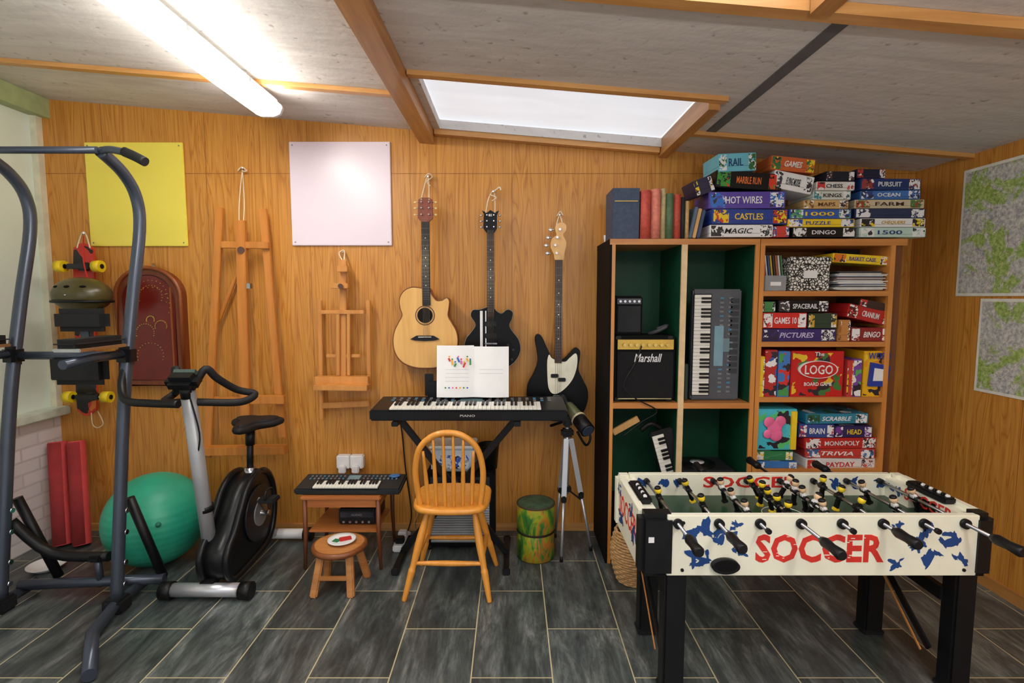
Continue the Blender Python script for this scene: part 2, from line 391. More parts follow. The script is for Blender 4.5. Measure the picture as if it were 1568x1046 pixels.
# ---------------------------------------------------------------- guitars
def outline(pts, Y, n=5): return [(v.x, v.y) for v in catmull([Vector(XZ(x, y, Y)+(0,)) for x, y in pts], n, True)]
def shrink(o, k):
    cx = sum(p[0] for p in o)/len(o); cy = sum(p[1] for p in o)/len(o)
    return [(cx+(p[0]-cx)*k, cy+(p[1]-cy)*k) for p in o]
def neck(b, x, y0, y1, Y, w, nf, m, scale_end=None, sides=6, yb=None):
    p = P(x, y0, Y); q = P(x, y1, Y)
    b.bx(p.x-w/2, p.x+w/2, Y, Y+.012, q.z, p.z, m); b.bx(p.x-w*.42, p.x+w*.42, Y+.012, Y+.03, q.z+.02, p.z, wood((120, 70, 35), (150, 95, 50)))
    L = (p.z-q.z)*1.35
    for i in range(1, nf+1):
        z = p.z-L*(1-2**(-i/12))
        if z > q.z: b.bx(p.x-w/2, p.x+w/2, Y-.0012, Y, z-.0007, z+.0007, GRY)
        if i in (3, 5, 7, 9, 12, 15): b.disc((p.x, z+.012), .0035, Y-.001, Y, IVO, 10)
    e = P(x, yb, Y).z
    for k in range(sides):
        xx = p.x-w*.38+w*.76*k/(sides-1); b.cyl((xx, Y-.006, p.z+.02), (xx, Y-.008, e), .0007, STRG, seg=5)
b = B('acoustic_guitar'); Y = 3.07
top = wood((216, 160, 84), (238, 188, 112)); side = wood((150, 84, 32), (180, 104, 44))
o = outline([(645, 441), (630, 440), (618, 446), (612, 458), (613, 472), (616, 483), (610, 495), (604, 508), (602, 523), (605, 540), (615, 554), (632, 562), (652, 564), (672, 562), (689, 554), (698, 540), (701, 523), (699, 508), (692, 495), (686, 484), (687, 473), (688, 461), (684, 456), (677, 460), (668, 460), (661, 451), (657, 442)], Y)
b.plate(o, Y, 3.16, side, True); b.plate(shrink(o, .985), Y-.003, Y, top, True)
b.tube([(p[0], Y, p[1]) for p in o], .004, M_((120, 66, 26), .4), 6, closed=True)
c = XZ(651, 483, Y); b.disc(c, .058, Y-.0045, Y-.003, DKW); b.disc(c, .053, Y-.005, Y-.0045, M_((200, 150, 90), .5)); b.disc(c, .045, Y-.0055, Y-.005, M_((12, 8, 6), .8))
c = P(651, 517, Y); b.plate([(c.x-.085, c.z-.008), (c.x-.05, c.z+.012), (c.x+.05, c.z+.012), (c.x+.085, c.z-.008), (c.x+.06, c.z-.016), (c.x, c.z-.02), (c.x-.06, c.z-.016)], Y-.012, Y-.003, BLK)
b.bx(c.x-.038, c.x+.038, Y-.016, Y-.012, c.z+.002, c.z+.006, IVO)
neck(b, 651, 340, 468, Y-.012, .046, 20, BLK, yb=517)
hs = [XZ(*q, Y) for q in ((645, 340), (640, 334), (641, 306), (646, 303), (657, 303), (662, 306), (663, 334), (657, 340))]
b.plate(hs, Y-.008, Y+.01, wood((110, 46, 24), (140, 64, 34)))
for yy in (310, 319, 329):
    for sx, px in ((-1, 641), (1, 662)):
        p = P(px, yy, Y); b.cyl(p, p+Vector((sx*.014, 0, 0)), .003, CHR, seg=8); b.ell(p+Vector((sx*.02, 0, 0)), (.009, .004, .006), M_((225, 190, 120), .3), seg=10, rings=6); b.cyl(p+Vector((-sx*.018, -.008, 0)), p+Vector((-sx*.018, -.02, 0)), .004, CHR, seg=8)
b.tube([P(645, 306, 3.06), P(650, 285, 3.14), P(655, 270, 3.18), P(657, 288, 3.14), P(657, 306, 3.06)], .004, ROPE, 6, 4); b.tube([P(650, 272, 3.17), P(656, 266, 3.16), P(662, 271, 3.17), P(654, 278, 3.16), P(659, 285, 3.15)], .004, ROPE, 6, 4)
b.cyl(P(655, 270, 3.15), P(655, 270, 3.199), .005, CHR, seg=8)
b.done()

b = B('electric_guitar'); Y = 3.10; GB = M_((8, 8, 9), .35, spec=.2)
o = outline([(747, 470), (735, 474), (724, 475), (721, 484), (728, 497), (722, 508), (713, 520), (711, 538), (718, 553), (735, 563), (753, 566), (775, 563), (790, 552), (797, 536), (794, 520), (785, 508), (780, 498), (784, 488), (785, 478), (777, 474), (768, 480), (760, 476), (755, 470)], Y)
b.plate(o, Y, 3.15, GB, True); b.plate(shrink(o, .96), Y-.005, Y, GB, True); b.tube([(p[0], Y, p[1]) for p in o], .0012, M_((150, 150, 142), .4), 6, closed=True)
for x0, x1 in ((735, 739.5), (743, 745)):
    p = P(x0, 476, Y); q = P(x1, 556, Y); b.bx(p.x, q.x, Y-.0065, Y-.005, q.z, p.z, WHT)
neck(b, 751, 358, 486, Y-.014, .042, 20, M_((48, 26, 18), .5), yb=532)
for yy in (496, 514):
    p = P(752, yy, Y); b.box((p.x, Y-.010, p.z), (.07, .010, .03), BLK, bev=.003)
for yy in (526, 536): p = P(752, yy, Y); b.box((p.x, Y-.012, p.z), (.075, .012, .010), CHR, bev=.003)
for x, yy in ((778, 528), (786, 535), (776, 545), (784, 550)): p = P(x, yy, Y); b.cyl((p.x, Y-.02, p.z), (p.x, Y-.004, p.z), .008, M_((40, 38, 36), .3), seg=14)
b.plate([XZ(*q, Y) for q in ((746, 358), (740, 350), (741, 328), (738, 323), (746, 326), (751, 322), (757, 326), (764, 323), (761, 330), (761, 350), (756, 358))], Y-.01, Y+.008, GB)
for yy in (330, 339, 348):
    for sx, px in ((-1, 741), (1, 761)):
        p = P(px, yy, Y); b.ell(p+Vector((sx*.016, 0, 0)), (.009, .004, .006), CHR, seg=10, rings=6); b.cyl(p+Vector((-sx*.018, -.01, 0)), p+Vector((-sx*.018, -.022, 0)), .004, CHR, seg=8)
b.text('E', P(751, 330, Y)+Vector((0, -.011, 0)), .02, .012, WHT)
b.tube([P(744, 326, 3.09), P(748, 305, 3.15), P(756, 292, 3.18), P(758, 308, 3.14), P(758, 326, 3.09)], .004, ROPE, 6, 4); b.tube([P(756, 294, 3.16), P(765, 287, 3.16), P(767, 292, 3.15)], .005, ROPE, 6, 4); b.tube([P(750, 298, 3.16), P(760, 303, 3.14), P(753, 308, 3.14)], .004, ROPE, 6, 4)
b.cyl(P(755, 293, 3.15), P(755, 293, 3.199), .005, CHR, seg=8)
b.done()

b = B('bass_guitar'); Y = 3.10
o = outline([(847, 549), (838, 533), (830, 516), (823, 512), (819, 519), (822, 538), (823, 555), (817, 572), (808, 590), (807, 612), (815, 632), (835, 643), (862, 645), (888, 637), (899, 618), (900, 598), (893, 582), (886, 566), (888, 548), (888, 537), (881, 533), (871, 543), (862, 551)], Y)
b.plate(o, Y, 3.145, GB, True); b.plate(shrink(o, .97), Y-.004, Y, GB, True)
pg = outline([(846, 549), (841, 543), (838, 552), (838, 572), (840, 594), (848, 603), (861, 598), (875, 583), (882, 566), (884, 549), (881, 541), (872, 548), (864, 554)], Y)
b.plate(pg, Y-.008, Y-.004, M_((235, 228, 205), .35))
neck(b, 856, 398, 556, Y-.014, .043, 20, M_((56, 30, 20), .5), sides=4, yb=606)
for x, yy in ((849, 575), (860, 581)): p = P(x, yy, Y); b.box((p.x, Y-.012, p.z), (.045, .012, .022), BLK, bev=.003)
p = P(855, 610, Y); b.box((p.x, Y-.012, p.z), (.07, .014, .045), CHR, bev=.003)
b.plate(outline([(850, 398), (848, 390), (843, 378), (845, 366), (852, 360), (850, 352), (852, 344), (861, 341), (867, 346), (866, 354), (862, 360), (867, 372), (864, 388), (862, 398)], Y, 4), Y-.008, Y+.008, wood((222, 165, 95), (240, 190, 120)))
for yy, px in ((352, 850), (364, 846), (376, 843), (388, 845)):
    p = P(px, yy, Y); b.cyl(p, p+Vector((-.02, 0, 0)), .003, CHR, seg=8); b.ell(p+Vector((-.026, 0, 0)), (.011, .003, .011), CHR, seg=12, rings=8); b.cyl(p+Vector((.026, -.008, 0)), p+Vector((.026, -.025, 0)), .007, CHR, seg=12)
b.tube([P(852, 346, 3.1), P(857, 330, 3.17), P(862, 346, 3.1)], .004, ROPE, 6, 4); b.tube([P(853, 331, 3.17), P(858, 324, 3.16), P(862, 330, 3.16)], .004, ROPE, 6, 4); b.cyl(P(857, 329, 3.15), P(857, 329, 3.199), .005, CHR, seg=8)
b.done()

# ---------------------------------------------------------------- bagatelle board, skateboard & helmet
b = B('bagatelle_board'); Y = 3.14
def arch(x0, x1, yt, yb, Y, n=20):
    a = P(x0, yb, Y); c = P(x1, yb, Y); t = P((x0+x1)/2, yt, Y).z; w = (c.x-a.x)/2; cx = (a.x+c.x)/2; h = min(w, .17)
    return [(a.x, a.z), (c.x, c.z)]+[(cx+w*math.cos(math.pi*k/n), t-h+h*math.sin(math.pi*k/n)) for k in range(n+1)]
o = arch(186, 284, 410, 590, Y)
b.plate(o, Y, 3.1995, wood((98, 42, 18), (126, 60, 26))); b.tube([(p[0], Y-.004, p[1]) for p in o], .012, wood((122, 58, 22), (150, 80, 34)), 8, closed=True)
i = arch(196, 274, 421, 582, Y); b.plate(i, Y-.002, Y, M_((104, 26, 18), .22, spec=.5)); b.tube([(p[0], Y-.002, p[1]) for p in i], .003, M_((60, 16, 12), .4), 6, closed=True)
p = P(265, 500, Y); b.bx(p.x-.004, p.x+.004, Y-.012, Y, P(265, 578, Y).z, P(265, 440, Y).z, wood((122, 58, 22), (150, 80, 34)))
for cx, cy, r in ((230, 455, 18), (230, 455, 26), (222, 510, 14), (246, 500, 9), (230, 545, 20), (230, 490, 6), (230, 470, 30)):
    for k in range(16):
        a = math.pi*(k/15)*1.2-.3; q = P(cx+r*math.cos(a), cy-r*math.sin(a), Y-.008); b.cyl(q, q+Vector((0, .008, 0)), .0026, M_((215, 180, 100), .3, metal=.8), seg=6)
b.cyl(P(235, 409, 3.14), P(235, 405, 3.199), .008, CHR); b.done()

b = B('skateboard'); Y = 3.13
o = outline([(112, 392), (116, 378), (127, 372), (139, 378), (144, 392), (146, 500), (148, 615), (144, 630), (133, 637), (122, 631), (117, 616), (114, 500)], Y, 5)
b.plate(o, Y, Y+.012, M_((205, 60, 40), .4)); b.plate(shrink(o, .97), Y-.002, Y, printed((200, 50, 40), (30, 28, 30), (225, 120, 50), 9))
for yy, xs in ((408, (93, 150)), (608, (106, 164))):
    a = P(xs[0], yy, Y-.06); c = P(xs[1], yy, Y-.06); mid = (a+c)/2
    b.cyl(a, c, .008, CHR); b.box(mid+Vector((0, .03, 0)), (.06, .06, .05), M_((60, 60, 62), .4, metal=.6), bev=.012)
    b.bar(a.lerp(c, .2), a.lerp(c, .8), .03, .03, M_((50, 50, 52), .4, metal=.5))
    for q, sx in ((a, -1), (c, 1)):
        b.cyl(q-Vector((.022, 0, 0)), q+Vector((.022, 0, 0)), .034, M_((230, 198, 24), .4)); b.cyl(q-Vector((.025, 0, 0)), q+Vector((.025, 0, 0)), .014, BLK)
b.tube([P(118, 380, 3.12), P(125, 358, 3.17), P(131, 358, 3.17), P(138, 380, 3.12)], .004, ROPE, 6, 4); b.cyl(P(128, 357, 3.13), P(128, 357, 3.199), .005, CHR, seg=8)
b.tube([P(140, 632, 3.12), P(142, 650, 3.12), P(150, 655, 3.12), P(158, 648, 3.12), P(150, 630, 3.12)], .003, ROPE, 6, 5)
b.done()
b = B('skate_helmet'); c = P(126, 452, 2.94)
OL = M_((78, 70, 38), .3); b.ell(c, (.152, .115, .10), OL, seg=32, rings=18); b.tube([c+Vector((.148*math.cos(a), .118*math.sin(a), -.035)) for a in [2*math.pi*k/24 for k in range(24)]], .008, BLK, 8, closed=True)
for sx in (-.07, 0, .07): b.ell(c+Vector((sx, -.094+abs(sx)*.25, .045)), (.018, .018, .008), BLKM)
b.ell(c+Vector((0, -.114, .0)), (.006, .004, .006), CHR)
for sx in (-1, 1): b.tube([c+Vector((sx*.12, 0, -.05)), c+Vector((sx*.08, -.02, -.10)), c+Vector((0, -.02, -.13))], .006, BLK, 6, 5)
b.tube([c+Vector((0, .05, .08)), P(128, 400, 3.06), P(128, 362, 3.14)], .004, RED, 6, 4)
b.done()

# ---------------------------------------------------------------- electronic keyboards
def kb(b, M, L, D, H, kx0, kx1, n, kd, body, btn=True):
    b.bx(0, L, 0, D, 0, H, body, .008, M)
    kw = (kx1-kx0)/n
    b.bx(kx0-.004, kx1+.004, .002, kd+.006, H-.001, H+.001, BLKM, 0, M)
    for i in range(n): b.bx(kx0+i*kw+.0008, kx0+(i+1)*kw-.0008, .006, kd, H, H+.009, IVO, 0, M)
    for i in range(n-1):
        if i % 7 in (0, 1, 3, 4, 5): b.bx(kx0+(i+1)*kw-kw*.28, kx0+(i+1)*kw+kw*.28, .006+kd*.38, kd, H+.009, H+.018, BLK, 0, M)
    if btn:
        g = D-kd
        for r in range(2):
            for k in range(22):
                x = L*.08+k*L*.84/21
                if abs(x-L*.5) > L*.07: b.bx(x-.008*L, x+.008*L, kd+g*(.3+.28*r), kd+g*(.42+.28*r), H, H+.004, GRY if (k+r) % 4 else M_((70, 130, 160), .4), 0, M)
        b.bx(L*.44, L*.56, kd+g*.25, kd+g*.75, H, H+.002, M_((110, 140, 150), .2), 0, M)
T = Matrix.Translation
b = B('electronic_keyboard'); M = T((-.755, 2.72, .815)) @ Matrix.Rotation(math.radians(4), 4, 'X')
kb(b, M, 1.05, .29, .06, .105, .91, 36, .14, M_((22, 22, 25), .4))
b.text('PIANO', M @ Vector((.52, -.001, .03)), .08, .012, M_((190, 190, 190), .4))
b.bx(.27, .68, .25, .262, .05, .16, BLK, .004, M)
p = P(650, 560, 2.98); b.bx(p.x, p.x+.05, 2.98, 2.99, .90, 1.03, BLK, .003)
b.done()
b = B('song_book'); PG = M_((245, 245, 245), .5, var=.02)
p = P(669, 529, 2.955); q = P(726, 600, 2.955); r = P(779, 529, 2.955)
zb = .905; zt = p.z
for x0, x1, s in ((p.x, q.x, 0), (q.x, r.x, 1)):
    n = 6; vs = []
    for k in range(n+1):
        t = k/n; x = x0+(x1-x0)*t; d = (1-t if s else t); y = 2.955+.012*math.sin(math.pi*(t))*-1+.008*(d)
        vs += [(x, y-.035, zb), (x, y, zt-.006*s)]
    b.raw(vs, [(2*k, 2*k+2, 2*k+3, 2*k+1) for k in range(n)], PG, True)
cols = [(220, 60, 50), (250, 180, 40), (60, 150, 70), (60, 110, 200), (230, 110, 170)]
for k in range(8):
    px = 688+k*4.6; c = P(px, 551+(k % 3)*4, 2.925); b.box((c.x, c.y, c.z), (.010, .001, .030 if k % 2 else .02), M_(cols[k % 5], .6), rot=(0, (k % 3-1)*.4, 0)); b.disc((c.x, c.z+.018), .005, c.y-.001, c.y, M_(cols[(k+1) % 5], .6), 8)
for k in range(7): c = P(682+k*5.6, 594, 2.905); b.disc((c.x, c.z), .005, c.y, c.y+.001, M_(cols[(k+2) % 5], .6), 8)
for ln in range(4):
    for px, w in ((700, 36), (752, 36)):
        if px == 752 and ln > 1: continue
        c = P(px, 566+ln*6, 2.915); b.bx(c.x-w/2/270, c.x+w/2/270, c.y, c.y+.0006, c.z-.0006, c.z+.0006, M_((170, 170, 172), .5))
b.done()
b = B('keyboard_stand'); yy = 2.84
a1 = P(612, 642, yy); a2 = P(792, 642, yy); f1 = Vector((-.62, yy, .03)); f2 = Vector((-.03, yy, .03)); a1.z = a2.z = .80
b.bar(a1, f2, .035, .025, BLK); b.bar(a2+Vector((0, .03, 0)), f1+Vector((0, .03, 0)), .035, .025, BLK)
for q in (a1, a2): b.bar(q+Vector((0, -.13, 0)), q+Vector((0, .16, 0)), .035, .025, BLK, (0, 0, 1))
for q in (f1, f2):
    b.bar(q+Vector((0, -.17, -.01)), q+Vector((0, .2, -.01)), .03, .03, BLK, (0, 0, 1))
    for d in (-.18, .2): b.box(q+Vector((0, d, -.012)), (.04, .03, .034), RUB, bev=.006)
m_ = (a1+f2)/2; b.cyl(m_+Vector((0, -.03, 0)), m_+Vector((0, .05, 0)), .03, M_((60, 60, 64), .4)); b.done()

# ---------------------------------------------------------------- windsor chair
b = B('windsor_chair'); CW = wood((214, 136, 44), (236, 162, 66), coat=.3); cx, cy = -.30, 2.58
so = [(v.x, v.y) for v in catmull([(cx+x, cy+y, 0) for x, y in ((-.165, -.10), (-.12, -.155), (0, -.17), (.12, -.155), (.165, -.10), (.175, .04), (.155, .15), (0, .175), (-.155, .15), (-.175, .04))], 5, True)]
b.prism(so, .032, CW, T((0, 0, .435)), True); b.tube([(p[0], p[1], .45) for p in so], .0165, CW, 8, closed=True)
feet = {'nl': (-.525, 2.42), 'nr': (-.108, 2.41), 'fl': (-.50, 2.76), 'fr': (-.085, 2.76)}; tops = {'nl': (-.41, 2.50), 'nr': (-.19, 2.50), 'fl': (-.40, 2.67), 'fr': (-.20, 2.67)}
def legpt(k, z): f, t_ = Vector(feet[k]+(0,)), Vector(tops[k]+(.44,)); return f.lerp(t_, z/.44)
for k in feet:
    zz = [0, .03, .10, .14, .16, .26, .34, .40, .44]; rr = [.011, .013, .016, .018, .015, .02, .018, .014, .014]
    b.tube([legpt(k, z) for z in zz], rr, CW, 12, 3)
for a, c, z in (('nl', 'nr', .175), ('fl', 'fr', .175), ('nl', 'fl', .2), ('nr', 'fr', .2)):
    p, q = legpt(a, z), legpt(c, z); b.tube([p, p.lerp(q, .5), q], [.009, .014, .009], CW, 10, 4)
hp = [(-.145, 2.465, .46), (-.158, 2.45, .56), (-.16, 2.43, .66), (-.135, 2.41, .76), (-.075, 2.40, .82), (0, 2.397, .838), (.075, 2.40, .82), (.135, 2.41, .76), (.16, 2.43, .66), (.158, 2.45, .56), (.145, 2.465, .46)]
b.tube([(cx+x, y, z) for x, y, z in hp], .0145, CW, 12, 5)
for k in range(6):
    t_ = (k-2.5)/2.5; x0 = t_*.105; x1 = t_*.118; zt = .832-.085*abs(t_)**2.2
    b.tube([(cx+x0, 2.455-.02*(1-t_*t_), .46), (cx+x0*1.05, 2.44-.015*(1-t_*t_), .58), (cx+x1, 2.402, zt)], [.007, .0105, .006], CW, 8, 4)
b.done()

# ---------------------------------------------------------------- side table and things
TW = wood((160, 90, 42), (196, 122, 62), 'x')
b = B('side_table'); x0, x1, y0, y1 = -1.13, -.70, 2.70, 3.06
b.bx(x0, x1, y0, y1, .39, .41, TW, .006); b.bx(x0+.02, x1-.02, y0+.02, y0+.035, .345, .39, TW); b.bx(x0+.02, x1-.02, y1-.035, y1-.02, .345, .39, TW)
b.bx(x0+.03, x1-.03, y0+.03, y1-.03, .20, .212, TW, .003)
for x in (x0+.018, x1-.018):
    for y in (y0+.018, y1-.018):
        sx = -.008 if x < -.9 else .008; b.tube([(x, y, .39), (x, y, .2), (x+sx, y, 0)], [.013, .012, .009], wood((96, 48, 24), (126, 68, 34)), 10)
    b.bx(x-.008, x+.008, y0+.03, y1-.03, .35, .39, TW)
b.done()
b = B('toy_keyboard'); kb(b, T((-1.17, 2.72, .412)) @ Matrix.Rotation(math.radians(5), 4, 'X'), .57, .2, .035, .1, .45, 21, .085, M_((38, 42, 44), .5))
b.ell((-.66, 2.87, .468), (.03, .03, .006), M_((60, 110, 170), .3)); b.done()
b = B('stereo_unit'); b.bx(-.96, -.755, 2.80, 3.02, .214, .30, M_((24, 24, 27), .4), .006)
b.bx(-.95, -.765, 2.797, 2.8, .255, .285, M_((50, 52, 60), .2)); b.text('AUDIO', (-.86, 2.796, .27), .06, .012, GRY)
for k in range(5): b.cyl((-.93+k*.035, 2.79, .232), (-.93+k*.035, 2.80, .232), .007, CHR, seg=12)
b.done()
b = B('power_socket')
for x0_, x1_ in ((517, 538), (537, 558)):
    p = P(x0_, 696, 3.18); q = P(x1_, 716, 3.18); b.bx(p.x, q.x, 3.15, 3.199, q.z, p.z, WHT, .006)
    b.bx(p.x+.02, q.x-.02, 3.12, 3.15, q.z-.02, q.z+.03, WHT, .006)
b.tube([P(545, 714, 3.13), P(548, 735, 3.15), P(556, 740, 3.12), P(560, 790, 3.15)], .004, BLK, 6, 5); b.done()
b = B('wooden_stool'); SW = wood((156, 96, 46), (204, 140, 78), 'x'); c = (-.875, 2.55)
so = [(c[0]+.122*math.cos(a)*(1+.03*math.sin(3*a)), c[1]+.118*math.sin(a)) for a in [2*math.pi*k/36 for k in range(36)]]
b.prism(so, .03, SW, T((0, 0, .20)), True); b.tube([(p[0], p[1], .215) for p in so], .0155, wood((110, 60, 26), (140, 80, 36), 'x'), 8, closed=True)
for a, f in (((-.07, -.06), (-.10, -.10)), ((.07, -.06), (.085, -.10)), ((.07, .06), (.115, .09)), ((-.07, .06), (-.10, .09))):
    b.bar((c[0]+f[0], c[1]+f[1], 0.0), (c[0]+a[0], c[1]+a[1], .20), .036, .03, SW, bev=.006)
b.bar((c[0]-.09, c[1]-.085, .09), (c[0]+.08, c[1]-.085, .09), .02, .018, SW, (0, 1, 0)); b.done()
b = B('dinner_plate'); b.lathe([(0, .004), (.04, .004), (.055, .008), (.07, .014), (.07, .017), (.055, .012), (0, .008)], (-.865, 2.56, .230), WHT)
b.box((-.85, 2.57, .2425), (.06, .04, .008), M_((190, 40, 36), .7), rot=(0, 0, .4), bev=.003); b.box((-.89, 2.55, .241), (.03, .03, .006), M_((40, 120, 70), .7), rot=(0, 0, -.3)); b.done()

b = B('guitar_amplifier'); b.bx(-.50, -.10, 2.93, 3.17, .02, .46, BLKM, .01)
b.bx(-.47, -.13, 2.925, 2.93, .05, .37, M_((130, 132, 135), .5))
for k in range(22): z = .06+k*.0142; b.bx(-.468, -.132, 2.918, 2.926, z, z+.006, M_((190, 192, 196), .4, metal=.2))
b.bx(-.47, -.13, 2.922, 2.93, .385, .44, M_((50, 50, 55), .4, metal=.4))
for k in range(8): b.cyl((-.44+k*.04, 2.905, .412), (-.44+k*.04, 2.922, .412), .011, BLK, seg=14)
b.bar((-.36, 3.15, .475), (-.24, 3.15, .475), .02, .012, BLK, (0, 0, 1))
for x in (-.48, -.12):
    for y in (2.95, 3.15): b.cyl((x, y, 0), (x, y, .022), .012, RUB, seg=12)
b.done()
b = B('storage_box'); SB = M_((180, 198, 212), .15, var=.05)
b.bx(-.47, -.215, 2.95, 3.12, .461, .60, SB, .012); b.bx(-.48, -.21, 2.94, 3.13, .60, .615, M_((215, 222, 226), .2), .005)
b.bx(-.42, -.25, 2.945, 2.95, .48, .56, printed((200, 210, 220), (40, 90, 180), (150, 160, 170), 50))
b.done()
b = B('waste_bin'); b.lathe([(0, 0), (.05, 0), (.062, .14), (.066, .145), (.06, .14), (.048, .01), (0, .01)], (-.138, 3.03, .46), BLK); b.done()
b = B('power_cable'); b.tube([(-.72, 3.02, .84), (-.69, 3.17, .7), (-.665, 3.185, .4), (-.63, 3.17, .12), (-.64, 3.09, .02), (-.58, 3.08, .008)], .004, BLK, 6, 6)
b.tube([(-.60, 3.18, .35), (-.56, 3.17, .2), (-.61, 3.14, .05), (-.54, 3.08, .008), (-.56, 2.92, .008)], .004, M_((170, 130, 80), .5), 6, 6)
b.bx(-.69, -.62, 2.90, 3.10, .001, .04, WHT, .006); b.bx(-.68, -.63, 2.92, 2.97, .04, .075, BLK, .006); b.bx(-.68, -.63, 3.0, 3.05, .04, .075, WHT, .006); b.done()

# ---------------------------------------------------------------- painted log drum
def drum_mat():
    m, nt, b = newmat('painted_log_bark')
    f = noise(nt, coords(nt, (1, 1, .45)), 11, 4, .6, 1.0)
    nt.links.new(ramp(nt, f, [(.3, lin((24, 66, 30))), (.42, lin((60, 120, 40))), (.5, lin((150, 160, 30))), (.56, lin((190, 110, 40))), (.62, lin((70, 130, 50))), (.72, lin((40, 60, 30)))]), b.inputs['Base Color'])
    b.inputs['Roughness'].default_value = .5; bump(nt, b, f, .4, .01); return m
b = B('painted_log_stool'); DM = drum_mat(); c = (.135, 2.87, 0)
b.lathe([(0, 0), (.10, 0), (.107, .01), (.105, .14), (.10, .155), (0, .155)], c, DM); b.lathe([(0, .157), (.10, .157), (.107, .168), (.108, .295), (.103, .312)], c, DM)
b.lathe([(.103, .312), (.06, .316), (0, .316)], c, M_((60, 84, 62), .6, var=.4, sc=30)); b.lathe([(.103, .15), (.109, .156), (.103, .162)], c, M_((40, 26, 16), .7))
b.tube([(c[0]+.104*math.cos(a), c[1]+.104*math.sin(a), .311) for a in [2*math.pi*k/28 for k in range(28)]], .006, M_((60, 52, 32), .7), 6, closed=True)
b.done()

# ---------------------------------------------------------------- tripod with spotting scope
b = B('spotting_scope_tripod'); h = Vector((.315, 2.93, .70)); SIL = M_((200, 202, 208), .3, metal=.6, var=.04)
for f in ((.275, 2.80), (.46, 2.93), (.265, 3.10)):
    f = Vector(f+(0.0,)); k = h+(f-h)*.05; k.x += (f.x-h.x)*.1
    m2 = k.lerp(f, .5); b.bar(k, m2, .028, .018, SIL); b.cyl(m2, f+Vector((0, 0, .02)), .008, SIL); b.box(m2, (.03, .03, .04), BLK, bev=.006); b.cyl(f, f+Vector((0, 0, .03)), .011, RUB, r2=.008)
    s_ = k.lerp(f, .55); b.bar(h+Vector((0, 0, -.33)), s_, .01, .006, BLK)
b.cyl(h+Vector((0, 0, -.36)), h+Vector((0, 0, .08)), .012, SIL); b.box(h, (.07, .06, .045), BLK, bev=.01); b.box(h+Vector((0, 0, -.33)), (.05, .045, .03), BLK, bev=.006)
b.box(h+Vector((0, 0, .065)), (.05, .055, .06), BLK, bev=.01); b.bar(h+Vector((-.03, 0, .06)), h+Vector((-.10, -.05, .05)), .014, .014, BLK)
a = h+Vector((.10, -.12, .04)); c = h+Vector((-.02, .12, .18))
OLV = M_((92, 96, 64), .4); d = (c-a).normalized()
b.cyl(a, a+d*.10, .042, BLK); b.cyl(a+d*.095, a+d*.11, .044, M_((200, 190, 150), .4)); b.cyl(a+d*.11, a+d*.22, .038, OLV, r2=.03); b.cyl(a+d*.22, c, .022, BLK); b.cyl(a-d*.004, a, .034, M_((60, 70, 90), .1))
b.tube([h+Vector((.05, -.06, .02)), h+Vector((.1, -.05, -.06)), h+Vector((.13, -.02, -.02)), h+Vector((.09, 0, .06))], .007, BLK, 8, 5)
b.done()

# ---------------------------------------------------------------- bookcase
BX0, BXM, BX1, BY0, BY1, BZ = .515, 1.305, 2.07, 2.78, 3.19, 1.775
GRN = M_((16, 70, 48), .5, spec=.3); SH = wood((182, 112, 52), (212, 144, 74), 'x'); SHZ = wood((192, 120, 52), (218, 148, 72)); INW = wood((150, 92, 44), (180, 118, 62))
b = B('bookcase')
b.bx(BX0, BX0+.03, BY0+.01, BY1, 0, BZ-.03, BLKM); b.bx(BX0+.012, BX0+.03, BY0, BY0+.01, 0, BZ-.03, SHZ); b.bx(BX0, BX0+.012, BY0, BY0+.01, 0, BZ-.03, BLKM)
b.bx(BX0+.03, BX0+.034, BY0+.012, BY1-.01, .06, BZ-.04, GRN)
b.bx(BX0, BXM, BY0, BY1, BZ-.03, BZ, SH); b.bx(BX0-.001, BX0, BY0, BY1, BZ-.03, BZ, BLKM)
b.bx(BX0+.03, BXM-.022, BY1-.01, BY1, .06, BZ-.03, GRN)
b.bx(.895, .925, BY0+.012, BY1-.01, .06, BZ-.03, GRN); b.bx(.895, .925, BY0, BY0+.012, .06, BZ-.03, M_((226, 196, 150), .5))
b.bx(BX0+.03, .895, BY0, BY1-.01, .87, .90, SH); b.bx(.925, BXM-.022, BY0, BY1-.01, .87, .90, SH); b.bx(BX0+.03, BXM-.022, BY0, BY1-.01, .02, .06, SH)
b.bx(BXM-.022, BXM, BY0+.012, BY1, 0, BZ-.03, GRN); b.bx(BXM-.022, BXM, BY0, BY0+.012, 0, BZ-.03, SHZ)
b.done()
b = B('bookcase'); BR = BXM+.004
b.bx(BR, BR+.024, BY0, BY1, 0, BZ-.035, SHZ); b.bx(BX1-.075, BX1-.05, BY0, BY1, 0, BZ-.035, SHZ); b.bx(BX1-.05, BX1, BY0+.02, BY1, 0, BZ-.035, wood((96, 54, 24), (124, 74, 36)))
b.bx(BR, BX1+.01, BY0, BY1, BZ-.035, BZ, SH); b.bx(BR+.024, BX1-.075, BY1-.01, BY1, .03, BZ-.035, INW)
for z in (1.475, 1.205, .905, .51, .03): b.bx(BR+.024, BX1-.075, BY0, BY1-.01, z, z+.027, SH)
b.done()

